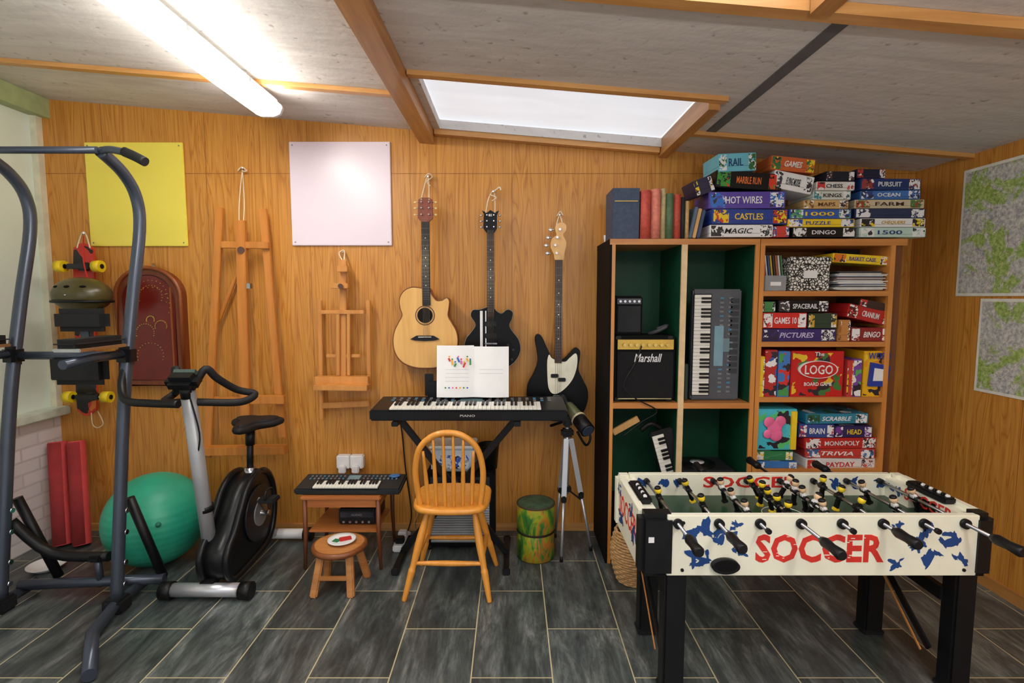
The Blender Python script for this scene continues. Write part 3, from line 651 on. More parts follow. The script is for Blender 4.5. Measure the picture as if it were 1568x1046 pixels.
W_, K_, Y_ = (235, 235, 235), (20, 20, 22), (240, 205, 40)
def gbox(b, x0, y0, x1, y1, base, acc, txt=None, tc=W_, Y=2.79, dep=.25, ry=0, rz=None, third=None, face='band'):
    p = P(x0, (y0+y1)/2, Y); q = P(x1, (y0+y1)/2, Y); zt = P((x0+x1)/2, y0, Y).z; zb = P((x0+x1)/2, y1, Y).z
    if rz is None: rz = 0 if face == 'full' else random.uniform(-.05, .05)
    w = q.x-p.x; h = zt-zb; M = T(((p.x+q.x)/2, Y+dep/2+random.uniform(0, .012), (zt+zb)/2)) @ Matrix.Rotation(rz, 4, 'Z') @ Matrix.Rotation(ry, 4, 'Y')
    b.box((0, 0, 0), (w, dep, h-.001), M_(base, .35, var=.06), M, .0025)
    third = third or W_
    if face == 'full': b.box((0, -dep/2-.0003, 0), (w*.94, .001, h*.92), printed(base, acc, third, 28), M)
    else:
        b.box((-w*.38, -dep/2-.0003, 0), (w*.2, .001, h*.86), printed(acc, base, third, 60), M)
        b.box((w*.39, -dep/2-.0003, 0), (w*.18, .001, h*.86), printed(third, acc, base, 70), M)
        b.box((0, 0, h*.5-.0006), (w*.9, dep*.9, .001), printed(base, acc, third, 20), M)
    b.box((0, 0, -h*.2), (w+.001, dep+.001, .0015), M_(tuple(int(v*.5) for v in base), .5), M)
    if txt: 
        k = random.uniform(.36, .5)
        b.text(txt, M @ Vector((w*random.uniform(-.05, .03), -dep/2-.0014, 0)), w*k, h*.42, M_(tc, .4), (M.to_3x3().to_4x4() @ Matrix.Rotation(math.pi/2, 4, 'X')), shear=random.choice((0, 0, .25)))

b = B('book_row')
for x0, y0, x1, col in ((938, 288, 979, (56, 72, 96)), (981, 292, 996, (196, 80, 66)), (997, 290, 1011, (220, 130, 110)), (1012, 289, 1019, (190, 174, 124)), (1019.5, 297, 1031, (86, 112, 78)), (1031.5, 298, 1042, (190, 76, 60)), (1042.5, 302, 1049, (44, 44, 46)), (1049.5, 308, 1055, (200, 164, 104))):
    p = P(x0, 330, 2.80); q = P(x1, 330, 2.80); zt = P(x0, y0, 2.80).z; w = q.x-p.x; m = M_(col, .6, var=.2, sc=60, bmp=.1)
    b.bx(p.x, p.x+.003, 2.80, 3.0, BZ+.001, zt, m); b.bx(q.x-.003, q.x, 2.80, 3.0, BZ+.001, zt, m); b.tube([(p.x+w/2, 2.803, BZ+.002), (p.x+w/2, 2.803, zt)], w/2-.0003, m, 12) if w < .07 else b.bx(p.x, q.x, 2.798, 2.803, BZ+.001, zt, m, .002)
    b.bx(p.x+.003, q.x-.003, 2.803, 2.99, BZ+.004, zt-.006, M_((222, 210, 180), .8))
    if w > .03: b.bx(p.x+.01, q.x-.01, 2.7935, 2.80, zt-.07, zt-.066, M_((200, 170, 90), .4, metal=.5))
for k, col in enumerate(((90, 110, 130), (215, 170, 110), (60, 80, 110))):
    p = P(1056+k*6, 362, 2.80); a = .2
    b.box((p.x+.02, 2.9, BZ+.088-.004*k), (.018, .19, .165-.008*k), M_(col, .6), rot=(0, a, 0), bev=.003)
b.done()
b = B('ceramic_cup'); b.lathe([(0, 0), (.022, 0), (.026, .05), (.023, .05), (.02, .006), (0, .006)], (BX0+.04, 3.06, BZ), WHT); b.tube([(BX0+.04, 3.035, BZ+.04), (BX0+.04, 3.02, BZ+.03), (BX0+.04, 3.035, BZ+.012)], .004, WHT, 8, 4); b.done()

def stack(name, rows, **kw):
    b = B(name)
    for r in rows:
        a = dict(kw)
        if isinstance(r[-1], dict): a.update(r[-1]); r = r[:-1]
        gbox(b, *r, **a)
    b.done()
stack('board_game_stack', [
    (1088, 344, 1184, 363, W_, K_, 'MAGIC', K_), (1186, 346, 1211, 363, (200, 60, 50), (30, 80, 150), None),
    (1088, 320, 1207, 343, (36, 66, 150), Y_, 'CASTLES', Y_, {'third': (210, 60, 40)}), (1088, 293, 1204, 319, (84, 64, 160), (40, 110, 200), 'HOT WIRES', W_),
    (1096, 263, 1199, 289, K_, (60, 150, 60), 'MARBLE RUN', (240, 120, 50), {'third': (220, 60, 40), 'ry': .06}), (1062, 272, 1092, 297, (40, 40, 70), Y_, None, {'ry': -.35, 'dep': .16, 'Y': 2.80}),
    (1099, 234, 1158, 262, (110, 190, 210), W_, 'RAIL', (20, 60, 110), {'ry': -.05, 'dep': .2, 'third': (50, 110, 60)})])
stack('board_game_stack', [
    (1214, 348, 1312, 363, K_, W_, 'DINGO', W_), (1208, 335, 1310, 347.5, Y_, (40, 80, 170), 'PUZZLE', (30, 60, 150)), (1210, 320, 1305, 334.5, (50, 90, 170), (80, 160, 90), '1000', Y_),
    (1232, 306, 1300, 319.5, (205, 170, 110), (120, 80, 50), 'MAPS', (90, 50, 30)), (1246, 292, 1304, 305.5, (210, 215, 205), (60, 140, 150), 'KINGS', K_), (1250, 278, 1309, 291.5, (225, 222, 215), (200, 60, 60), 'CHESS', K_),
    (1186, 265, 1247, 292, W_, (60, 60, 66), 'FLYING MODEL', K_, {'ry': .2, 'dep': .2}), (1182, 240, 1250, 262, (205, 100, 50), (50, 120, 70), 'GAMES', W_, {'ry': .1, 'dep': .18, 'third': Y_})])
stack('board_game_stack', [
    (1318, 348, 1420, 363, (190, 215, 205), W_, '1500', (30, 60, 120)), (1319, 334, 1419, 347.5, W_, K_, 'CHEQUERS', (190, 150, 30), {'third': Y_}), (1310, 319, 1419, 333.5, (34, 44, 84), W_, 'QUIZ', W_),
    (1312, 305, 1418, 318.5, (205, 190, 160), (160, 60, 40), 'FARM', (60, 40, 30), {'third': (80, 120, 60)}), (1322, 291, 1412, 304.5, (60, 110, 180), (40, 60, 120), 'OCEAN', W_), (1316, 273, 1412, 290.5, (28, 52, 110), (150, 60, 60), 'PURSUIT', W_),
    (1312, 258, 1357, 272.5, (26, 30, 60), (180, 60, 50), None), (1264, 262, 1309, 277, (34, 38, 48), (90, 60, 60), None, {'dep': .2})])

# shelf contents
b = B('magazine_row')
for k in range(8):
    p = P(1169+k*4, 443, 2.82); col = ((200, 60, 60), (220, 220, 215), (60, 90, 150), (210, 180, 60), (60, 60, 60), (180, 100, 60), (225, 225, 220), (90, 130, 90))[k]
    b.box((p.x+.015, 2.96, 1.60), (.007, .22, .19), M_(col, .5), rot=(0, -.13, 0))
b.done()
b = B('file_box'); p = P(1170, 443, 2.79); q = P(1204, 422, 2.79); b.bx(p.x+.0, q.x, 2.785, 2.84, 1.503, q.z, M_((140, 142, 145), .5), .003); b.bx(p.x+.03, q.x-.03, 2.782, 2.785, 1.53, 1.55, WHT); b.done()
def pat_mat():
    m, nt, b = newmat('black_white_pattern_card'); v = N(nt, 'ShaderNodeTexVoronoi', feature='DISTANCE_TO_EDGE'); v.inputs['Scale'].default_value = 62
    nt.links.new(coords(nt), v.inputs['Vector']); nt.links.new(ramp(nt, v.outputs['Distance'], [(0, lin((20, 20, 20))), (.12, lin((230, 228, 220)))], 'CONSTANT'), b.inputs['Base Color']); return m
b = B('patterned_storage_box'); p = P(1209, 443, 2.8); q = P(1272, 394, 2.8); PM = pat_mat(); b.bx(p.x, q.x, 2.80, 3.0, 1.503, q.z, PM, .004); b.bx(p.x-.004, q.x+.004, 2.795, 3.005, q.z-.04, q.z+.002, PM, .004); b.bx(p.x+.07, q.x-.07, 2.793, 2.795, 1.57, 1.61, WHT); b.done()
b = B('paper_stack')
for k in range(20):
    p = P(1278+random.uniform(0, 14), 443, 2.80); q = P(1362+random.uniform(-14, 6), 443, 2.80); z = 1.504+k*.0052
    b.box(((p.x+q.x)/2, 2.91, z+.0023), (q.x-p.x, .22, .0042), M_(random.choice(((225, 225, 222), (235, 232, 225), (200, 200, 205), (120, 90, 80), (210, 205, 190), (90, 110, 140), (60, 60, 64))), .6), rot=(0, 0, random.uniform(-.08, .08)))
b.done()
stack('board_game_box', [(1276, 390, 1368, 404, Y_, (220, 120, 40), 'BASKET CASE', (60, 60, 150), {'dep': .2, 'ry': .06, 'Y': 2.8})])
b = B('headband_toy'); p = P(1340, 384, 3.08); b.tube([p+Vector((-.09, 0, 0)), p+Vector((-.04, 0, .03)), p+Vector((.02, 0, .01)), p+Vector((.06, 0, .025))], .012, M_((205, 205, 205), .5), 8, 5); b.bx(p.x-.25, p.x-.06, 3.03, 3.16, p.z-.035, p.z+.01, M_((40, 44, 50), .5), .01); b.done()
stack('board_game_stack', [
    (1166, 504, 1282, 523, (52, 40, 110), (30, 30, 70), 'PICTURES', (200, 190, 220)), (1169, 479, 1237, 503, (205, 36, 34), W_, 'GAMES 10', W_), (1240, 480, 1284, 503, (34, 60, 44), (200, 160, 60), None), (1190, 460, 1270, 478, K_, (60, 60, 64), 'SPACERAIL', W_), (1168, 462, 1189, 478, (60, 130, 70), K_, None)])
stack('board_game_stack', [
    (1304, 502, 1364, 523, (140, 34, 36), W_, 'BINGO', W_), (1284, 490, 1302, 523, (190, 130, 70), (160, 100, 50), None), (1298, 472, 1370, 493, (180, 36, 34), (80, 20, 20), 'CRANIUM', W_, {'ry': .22}), (1316, 462, 1370, 474, (60, 40, 34), (200, 60, 50), None, {'ry': .2, 'dep': .2})])
stack('board_game_row', [
    (1160, 546, 1171, 609, Y_, (200, 60, 50), None), (1172, 536, 1191, 609, (180, 40, 40), (40, 90, 170), None, {'face': 'full'}), (1192, 538, 1210, 609, (60, 120, 190), (210, 50, 50), None, {'face': 'full', 'third': (70, 150, 80)})])
b = B('board_game_box'); gbox(b, 1212, 538, 1293, 609, (196, 26, 30), (230, 190, 50), None, face='full', third=(60, 120, 60))
c = P(1253, 566, 2.788); el = [(c.x+.105*math.cos(2*math.pi*k/32), c.z+.048*math.sin(2*math.pi*k/32)) for k in range(32)]
b.plate(el, 2.784, 2.80, WHT); b.plate(shrink(el, .93), 2.783, 2.785, RED); b.text('LOGO', (c.x, 2.7815, c.z), .15, .05, WHT); b.text('The', (c.x, 2.7815, P(1253, 546, 2.79).z+.014), .05, .022, WHT); b.text('BOARD GAME', (c.x, 2.7845, P(1253, 588, 2.79).z), .15, .02, WHT); b.done()
stack('board_game_row', [(1296, 552, 1306, 609, (200, 60, 60), Y_, None), (1307, 550, 1320, 609, (120, 70, 160), (90, 170, 90), None, {'face': 'full'})])
b = B('board_game_box'); gbox(b, 1324, 538, 1368, 609, (236, 180, 30), (240, 200, 60), None, face='full', third=(230, 150, 30)); c = P(1346, 555, 2.788)
b.text('WORD', (c.x, 2.784, c.z+.035), .12, .036, M_((30, 60, 160), .4)); b.plate([(c.x-.05, c.z-.13), (c.x+.05, c.z-.13), (c.x+.06, c.z-.02), (c.x-.04, c.z)], 2.784, 2.80, M_((30, 60, 160), .4)); b.plate([(c.x-.03, c.z-.1), (c.x+.035, c.z-.1), (c.x+.04, c.z-.04), (c.x-.025, c.z-.03)], 2.783, 2.785, WHT); b.done()
b = B('board_game_box'); gbox(b, 1158, 627, 1221, 690, (70, 190, 210), (80, 196, 214), None, face='full', third=(90, 200, 120)); c = P(1186, 655, 2.788)
for dx, dz, r in ((0, 0, .04), (-.03, .03, .03), (.03, .035, .03), (.01, -.04, .035), (-.035, -.035, .025)): b.ell((c.x+dx, 2.787, c.z+dz), (r, .006, r), M_((238, 110, 160), .4))
b.bx(P(1212, 640, 2.79).x, P(1220, 640, 2.79).x, 2.784, 2.80, P(1200, 688, 2.79).z, P(1200, 630, 2.79).z, M_(Y_, .4)); b.done()
stack('board_game_stack', [(1158, 707, 1222, 721, (60, 120, 190), W_, None), (1160, 692, 1217, 706, (50, 130, 80), Y_, 'SEQUENCE', W_)])
stack('board_game_stack', [
    (1232, 703, 1342, 721, (225, 225, 225), (200, 60, 50), 'PAYDAY', (200, 40, 40)), (1237, 688, 1342, 702.5, (196, 60, 50), (60, 110, 170), 'TRIVIA', W_), (1230, 671, 1344, 687.5, (190, 40, 40), W_, 'MONOPOLY', W_),
    (1226, 650, 1279, 670.5, (44, 70, 140), (200, 50, 50), 'BRAIN', W_), (1280, 653, 1337, 670.5, (40, 34, 90), (120, 60, 150), 'HEAD', Y_), (1233, 634, 1331, 649.5, (40, 130, 160), (30, 90, 60), 'SCRABBLE', W_)])

b = B('practice_amplifier'); p = P(938, 513, 2.82); q = P(986, 453, 2.82)
b.bx(BX0+.045, q.x, 2.84, 3.0, p.z, q.z, BLKM, .008); b.bx(BX0+.06, q.x-.012, 2.836, 2.84, p.z+.015, q.z-.055, M_((40, 42, 44), .8, bmp=.5)); b.bx(BX0+.055, q.x-.01, 2.834, 2.84, q.z-.045, q.z-.015, M_((70, 72, 76), .4))
for k in range(5): b.cyl((BX0+.07+k*.025, 2.822, q.z-.03), (BX0+.07+k*.025, 2.836, q.z-.03), .007, CHR, seg=12)
b.done()
b = B('combo_amplifier'); q = P(1035, 518, 2.81); zz = P(985, 513, 2.82).z-.003
b.bx(BX0+.042, q.x, 2.81, 3.02, .902, zz, BLKM, .012); gz = P(985, 528, 2.81).z
b.bx(BX0+.055, q.x-.012, 2.806, 2.81, gz-.025, gz+.028, M_((206, 168, 76), .35, metal=.5))
for k in range(8): b.cyl((BX0+.09+k*.033, 2.79, gz), (BX0+.09+k*.033, 2.806, gz), .009, M_((210, 180, 100), .3, metal=.6), seg=14)
b.bx(BX0+.055, q.x-.012, 2.806, 2.81, .925, gz-.04, M_((26, 26, 28), .9, bmp=.6, sc=60))
b.text('Marshall', (.735, 2.804, P(985, 548, 2.81).z), .15, .045, WHT, shear=.3)
b.tube([(BX0+.06, 2.8, .92), (q.x-.02, 2.8, .92)], .003, M_((200, 190, 150), .4), 6)
b.tube([(.70, 2.80, gz), (.66, 2.775, 1.12), (.60, 2.77, 1.0), (.66, 2.76, .93), (.78, 2.77, .86), (.70, 2.77, .8), (.60, 2.77, .72)], .0035, BLK, 6, 6)
for x in (BX0+.06, q.x-.03):
    for z in (.915, zz-.012): b.box((x, 2.812, z), (.03, .008, .02), BLK, bev=.003)
b.tube([(.76, 2.9, zz+.005), (.8, 2.87, zz+.02), (.85, 2.86, zz+.05), (.80, 2.88, zz+.03)], .012, M_((60, 60, 64), .5), 8, 5)
b.done()
b = B('electronic_keyboard'); R = Matrix(((0, 1, 0, .985), (0, 0, -1, 2.90), (-1, 0, 0, 1.513), (0, 0, 0, 1)))
kb(b, R, .61, .265, .05, .03, .58, 28, .095, M_((78, 82, 90), .5))
for k in range(12): b.bx(.05+k*.035, .075+k*.035, .205, .25, .05, .054, M_((50, 54, 60), .6), 0, R)
b.bx(.2, .42, .12, .17, .05, .055, M_((120, 160, 175), .3), 0, R); b.done()
b = B('book_row')
for k, (c, hh) in enumerate((((30, 110, 100), .19), ((40, 60, 50), .2))): b.bx(.931+k*.023, .95+k*.023, 2.86, 3.02, .902, .902+hh, M_(c, .5), .003)
b.done()
b = B('toy_keyboard'); a = .28
R = T((.76, 2.86, .72)) @ Matrix.Rotation(-a, 4, 'Y') @ Matrix(((0, 1, 0, 0), (0, 0, -1, 0), (-1, 0, 0, 0), (0, 0, 0, 1))); kb(b, R, .42, .13, .03, .02, .40, 17, .07, M_((30, 30, 32), .5), False)
b.tube([(.72, 2.86, .73), (.77, 2.85, .77), (.83, 2.86, .74)], .014, BLK, 8, 5)
b.bar((.56, 2.85, .72), (.70, 2.85, .80), .035, .02, wood((200, 150, 90), (220, 175, 110)), bev=.002); b.done()
b = B('equipment_case'); b.bx(.56, .86, 2.90, 3.15, .062, .28, BLKM, .015); b.bx(.62, .80, 2.895, 2.90, .16, .2, GRY, .003); b.tube([(.66, 2.89, .25), (.66, 2.87, .22), (.76, 2.87, .22), (.76, 2.89, .25)], .008, BLK, 8, 3); b.done()
b = B('record_turntable'); b.bx(.94, 1.26, 2.86, 3.12, .41, .50, M_((40, 40, 42), .5), .01); b.lathe([(0, .012), (.10, .012), (.10, 0)], (1.08, 2.98, .50), M_((25, 25, 25), .3)); b.lathe([(0, .016), (.04, .016), (.04, .012)], (1.08, 2.98, .50), WHT)
b.bx(.95, 1.25, 2.87, 3.1, .062, .409, M_((40, 60, 50), .6), .01); b.done()
b = B('wicker_basket'); c = Vector((.64, 2.62, 0)); WK = M_((196, 152, 100), .7, var=.3, sc=80, bmp=.4)
for k in range(20):
    z = .008+k*.0135; r = .085+.035*math.sin(math.pi*min(1, z/.30)); b.tube([c+Vector((r*math.cos(a)+.003*math.cos(14*a+k*math.pi)*math.cos(a), r*math.sin(a)+.003*math.cos(14*a+k*math.pi)*math.sin(a), z)) for a in [2*math.pi*j/56 for j in range(56)]], .0075, WK, 6, closed=True)
b.lathe([(0, .01), (.08, .01), (.11, .12), (.10, .25)], c, M_((120, 86, 52), .8)); b.done()

# ---------------------------------------------------------------- foosball table
b = B('foosball_table'); X0, X1, Y0, Y1, ZT, ZB = .455, 1.725, 1.79, 2.27, .70, .465
PW = M_((238, 236, 216), .35, var=.03); BLU = M_((24, 66, 128), .45); RDT = M_((210, 50, 40), .45)
th = .035
b.bx(X0+.10, X1-.06, Y0+.008, Y0+th, ZB+.008, ZT-.004, PW, .002); b.bx(X0+.06, X1-.06, Y1-th, Y1-.008, ZB+.008, ZT-.004, PW, .002)
b.bx(X0+.008, X0+th, Y0+.06, Y1-.05, ZB+.008, ZT-.004, PW, .002); b.bx(X1-th, X1-.008, Y0+.06, Y1-.05, ZB+.008, ZT-.004, PW, .002)
for x, s in ((X0, 1), (X1, -1)):
    for y, t_ in ((Y0, 1), (Y1, -1)):
        wx = .135 if (s == 1 and t_ == 1) else .085
        if t_ == 1: b.box((x+s*wx/2, y+t_*.04, (ZT+ZB)/2), (wx, .08, ZT-ZB), BLK, bev=.02)
        else: b.box((x+s*.035, y+t_*.035, (ZT+ZB)/2), (.068, .068, ZT-ZB-.006), PW, bev=.015)
FG = M_((16, 62, 38), .35, sc=3); zf = .60
b.bx(X0+th, X1-th, Y0+th, Y1-th, zf-.015, zf, FG); b.bx(X0+.02, X1-.02, Y0+.02, Y1-.02, ZB+.002, ZB+.015, BLK)
WL = M_((215, 225, 210), .5)
b.bx(1.087, 1.093, Y0+.05, Y1-.05, zf, zf+.001, WL)
cc = Vector((1.09, (Y0+Y1)/2, zf+.001)); b.tube([cc+Vector((.08*math.cos(a), .08*math.sin(a), 0)) for a in [2*math.pi*k/32 for k in range(32)]], .002, WL, 4, closed=True)
for x, s in ((X0+th, 1), (X1-th, -1)):
    b.bx(x, x+s*.05, Y0+th, Y0+.17, zf, ZT-.02, PW); b.bx(x, x+s*.05, Y1-.17, Y1-th, zf, ZT-.02, PW); b.bx(x, x+s*.05, Y0+.17, Y1-.17, zf+.07, ZT-.02, PW); b.bx(x, x+s*.01, Y0+.17, Y1-.17, zf, zf+.07, BLK)
    b.box((x+s*.02, (Y0+Y1)/2, ZT-.005), (.05, .2, .025), BLK, bev=.006)
    for k in range(8): b.cyl((x+s*.02, (Y0+Y1)/2-.09+k*.02, ZT+.01), (x+s*.02, (Y0+Y1)/2-.08+k*.02, ZT+.01), .007, BLK if k % 2 else WHT, seg=10)
def splat(cx, cz_, r, place):
    for j in range(7):
        a0 = random.uniform(0, math.pi); ox, oy = random.uniform(-.8, .8)*r, random.uniform(-.6, .6)*r; L = random.uniform(.35, .8)*r; Wd = L*random.uniform(.25, .55); o = []
        for k in range(12):
            a = 2*math.pi*k/12; q = random.uniform(.6, 1.2); x, y = L*q*math.cos(a), Wd*q*math.sin(a)
            o.append((ox+x*math.cos(a0)-y*math.sin(a0), oy+x*math.sin(a0)+y*math.cos(a0)))
        b.prism(o, .0008+.00005*j, BLU, place(cx, cz_))
fr = lambda x, z: T((x, Y0+.0075, z)) @ Matrix.Rotation(math.pi/2, 4, 'X')
lf = lambda y, z: T((X0+.0075, y, z)) @ Matrix.Rotation(-math.pi/2, 4, 'Z') @ Matrix.Rotation(math.pi/2, 4, 'X')
bk = lambda x, z: T((x, Y1-th-.0005, z)) @ Matrix.Rotation(math.pi/2, 4, 'X')
for x, z, r in ((.66, .63, .05), (.67, .53, .045), (.76, .62, .04), (.81, .57, .03), (1.37, .66, .022), (1.44, .60, .045), (1.50, .54, .045), (1.57, .62, .045), (1.38, .52, .025), (1.60, .53, .03), (1.49, .65, .03), (.80, .66, .02)): splat(x, z, r, fr)
for y, z, r in ((1.90, .56, .045), (1.97, .64, .03), (2.14, .53, .04), (2.18, .65, .03)): splat(y, z, r, lf)
for x in (.56, .66, .74, 1.42, 1.52, 1.62): splat(x, .655, .028, bk)
ri = lambda y, z: T((X1-th-.0505, y, z)) @ Matrix.Rotation(-math.pi/2, 4, 'Z') @ Matrix.Rotation(math.pi/2, 4, 'X')
for y in (2.20, 2.15, 1.88): splat(y, .65, .022, ri)
b.text('SOCCER', (1.10, Y0+.0075, .575), .46, .105, RDT, ext=.001, off=.03); b.text('SOCCER', (1.05, Y1-th-.0005, .66), .42, .05, RDT, off=.02)
b.text('SOCCER', (X0+.0075, 2.03, .60), .3, .09, RDT, Matrix.Rotation(-math.pi/2, 4, 'Z') @ Matrix.Rotation(math.pi/2, 4, 'X'))
b.text('SOCCER', (X1-th-.0515, 2.0, .655), .24, .05, RDT, Matrix.Rotation(-math.pi/2, 4, 'Z') @ Matrix.Rotation(math.pi/2, 4, 'X'))
for k in range(26):                                   # worn speckles of the stencilled lettering
    b.bx(*(lambda x, z: (x, x+random.uniform(.006, .02), Y0+.0061, Y0+.0066, z, z+random.uniform(.002, .004)))(random.uniform(.88, 1.31), random.uniform(.53, .62)), PW)
for x in (.61, 1.62):
    for z in (ZB+.03, ZT-.03): b.cyl((x, Y0+.004, z), (x, Y0+.01, z), .006, BLK, seg=10)
b.bx(X0+.03, X0+.05, Y0-.002, Y0+.002, .60, .62, WHT)
pts = [(.76+.05*math.cos(a), .515+.027*math.sin(a)) for a in [2*math.pi*k/24 for k in range(24)]]
b.plate(pts, Y0-.012, Y0+.009, BLK, True); b.plate([(.76+(p[0]-.76)*.8, .519+(p[1]-.515)*.75) for p in pts], Y0-.013, Y0-.012, BLKM)
teams = [1, 1, 0, 1, 0, 1, 0, 0]; cnt = [1, 2, 3, 5, 5, 3, 2, 1]; slide = [.0, .02, -.05, -.02, .03, .05, -.03, .0]
YEL = M_((240, 208, 44), .4); SKN = M_((225, 190, 150), .5)
for k in range(8):
    x = X0+.135+k*(X1-X0-.25)/7; z = .668; s = slide[k]; fh = k in (0, 1, 3, 5, 7)
    ya = Y0-.10+s if fh else Y0-.05; yb = Y1+.06 if fh else Y1+.12+s
    b.cyl((x, ya, z), (x, yb, z), .0065, CHR, seg=12)
    for yy in (Y0-.004, Y1-.014): b.cyl((x, yy, z), (x, yy+.018, z), .018, BLK, seg=16)
    hy = ya if fh else yb; d = -1 if fh else 1
    b.tube([(x, hy, z), (x, hy+d*.02, z), (x, hy+d*.06, z), (x, hy+d*.10, z), (x, hy+d*.11, z)], [.012, .018, .015, .019, .014], BLK, 12)
    if not fh: b.cyl((x, ya-.012, z), (x, ya, z), .010, BLK, seg=12)
    n = cnt[k]
    for j in range(n):
        y = (Y0+Y1)/2+(j-(n-1)/2)*(.36/max(n, 2))*.95+s*.3
        body = YEL if teams[k] else BLK; tl = random.uniform(-.5, .5)
        Mx = T((x, y, z)) @ Matrix.Rotation(tl, 4, 'Y')
        b.box((0, 0, .004), (.018, .028, .034), BLK if teams[k] else WHT, Mx, .005); b.box((0, 0, -.03), (.014, .022, .04), BLKM, Mx, .004); b.box((0, 0, -.052), (.024, .02, .014), body, Mx, .003)
        b.ell((0, 0, .034), (.014, .014, .016), YEL if teams[k] else SKN, Mx, 12, 8); b.ell((0, .0, .043), (.0135, .014, .009), BLK, Mx, 12, 6); b.cyl((0, -.02, 0), (0, .02, 0), .011, BLK, seg=12, M=Mx)
    for yy in (Y0+th+.012, Y1-th-.012): b.cyl((x, yy-.01, z), (x, yy+.01, z), .012, RUB, seg=12)
for x, y in ((.595, 1.85), (1.655, 1.85), (.595, 2.20), (1.58, 2.20)):
    b.bx(x-.04, x+.04, y-.035, y+.035, .012, ZB+.01, BLK, .008); b.bx(x-.045, x+.045, y-.04, y+.04, .0, .02, RUB, .005)
for x in (.595, 1.615): b.bx(x-.012, x+.012, 1.87, 2.18, .34, .39, BLK); b.bar((x-.03, 1.88, .14), (x-.03, 2.17, .36), .03, .012, BLK, (1, 0, 0)); b.bar((x-.045, 1.9, .12), (x-.045, 2.16, .34), .012, .004, wood((200, 130, 60), (220, 150, 80)), (1, 0, 0))
b.done()

# ---------------------------------------------------------------- power tower
b = B('power_tower_pull_up_station'); TM = M_((70, 77, 90), .28, metal=.45, var=.05); XA, XB = -2.40, -1.855
for X in (XA, XB):
    b.tube([(X, 2.34, .05), (X, 2.40, .5), (X, 2.47, 1.0), (X, 2.56, 1.45), (X, 2.64, 1.8), (X, 2.63, 1.96), (X, 2.55, 2.06), (X, 2.42, 2.125)], .027, TM, 14, 5)
    b.tube([(X, 2.46, .5), (X+(.10 if X == XB else .12), 2.52, .07)], .022, BLK, 12)
    b.tube([(X, 2.52, .04), (X, 2.34, .04), (X+.06 if X == XB else X, 2.12, .035), (X+(.24 if X == XB else .0), 1.88, .03)], .026, TM, 12)
    for z in (.12, .22, .36, .46): b.cyl((X-.03, 2.35+z*.12, z), (X+.03, 2.35+z*.12, z), .012, CHR, seg=10)
    b.box((X, 2.34, .035), (.09, .09, .07), RUB, bev=.012)
    b.tube([(X, 2.50, 1.20), (X, 2.30, 1.20), (X, 2.14, 1.19)], .02, TM, 12)
    b.box((X-.02, 2.32, 1.272), (.11, .30, .04), RUB, bev=.018); b.box((X-.02, 2.32, 1.245), (.12, .27, .015), CHR, bev=.004); b.box((X, 2.50, 1.19), (.07, .07, .09), BLK, bev=.015)
b.tube([(XA-.3, 2.40, 2.125), (XA, 2.40, 2.125), (XB, 2.40, 2.125)], .016, TM, 12)
b.tube([(XB, 2.42, 2.125), (XB+.05, 2.41, 2.13), (XB+.14, 2.40, 2.11), (XB+.21, 2.39, 2.075)], .016, TM, 12, 4); b.tube([(XB+.12, 2.40, 2.118), (XB+.17, 2.395, 2.096), (XB+.22, 2.388, 2.07)], .021, RUB, 12, 3)
b.tube([(XB, 2.49, 1.14), (XB+.005, 2.45, 1.05), (XB+.06, 2.40, .99), (XB+.20, 2.36, .985), (XB+.34, 2.34, .985)], .018, BLK, 12, 5)
b.tube([(XA+.02, 2.50, 1.19), (XB-.02, 2.50, 1.19)], .02, TM, 12)
b.box((-2.085, 2.50, 1.125), (.28, .06, .155), RUB, bev=.028); b.box((-2.065, 2.51, 1.36), (.26, .06, .11), RUB, bev=.025); b.bx(-2.10, -2.05, 2.53, 2.56, 1.05, 1.40, TM, .005)
b.tube([(XA, 2.44, .07), (XB+.12, 2.50, .07)], .025, TM, 12); b.tube([(XA, 2.42, .40), (XA+.15, 2.46, .22), (XA+.42, 2.47, .2)], .024, BLK, 12, 4)
b.tube([(-2.03, 2.46, .2), (-2.03, 2.47, .05)], .016, TM, 10); b.box((-2.03, 2.46, .2), (.06, .06, .03), BLK, bev=.008)
b.done()

# ---------------------------------------------------------------- exercise bike
b = B('exercise_bike'); xb = -1.44; BG = M_((160, 162, 166), .35, metal=.25, var=.05); BK = M_((20, 21, 23), .32)
ho = [(v.x, v.y) for v in catmull([(2.50, .07, 0), (2.44, .13, 0), (2.44, .22, 0), (2.51, .29, 0), (2.58, .38, 0), (2.66, .47, 0), (2.76, .515, 0), (2.86, .50, 0), (2.93, .42, 0), (2.955, .30, 0), (2.93, .18, 0), (2.86, .10, 0), (2.7, .075, 0)], 6, True)]
Mh = Matrix(((0, 0, 1, xb-.075), (1, 0, 0, 0), (0, 1, 0, 0), (0, 0, 0, 1)))
b.prism(ho, .13, BK, Mh, True)
for s in (xb-.075, xb+.055): b.tube([(s, p[0], p[1]) for p in ho], .018, BK, 8, closed=True)
for xx, dd in ((xb+.055, .012), (xb-.087, .012)):
    b.cyl((xx, 2.76, .30), (xx+dd, 2.76, .30), .15, M_((34, 36, 40), .3), seg=36); b.cyl((xx-.004, 2.76, .30), (xx+dd+.006, 2.76, .30), .07, GRY, seg=28)
b.cyl((xb-.14, 2.76, .30), (xb+.12, 2.76, .30), .014, CHR)
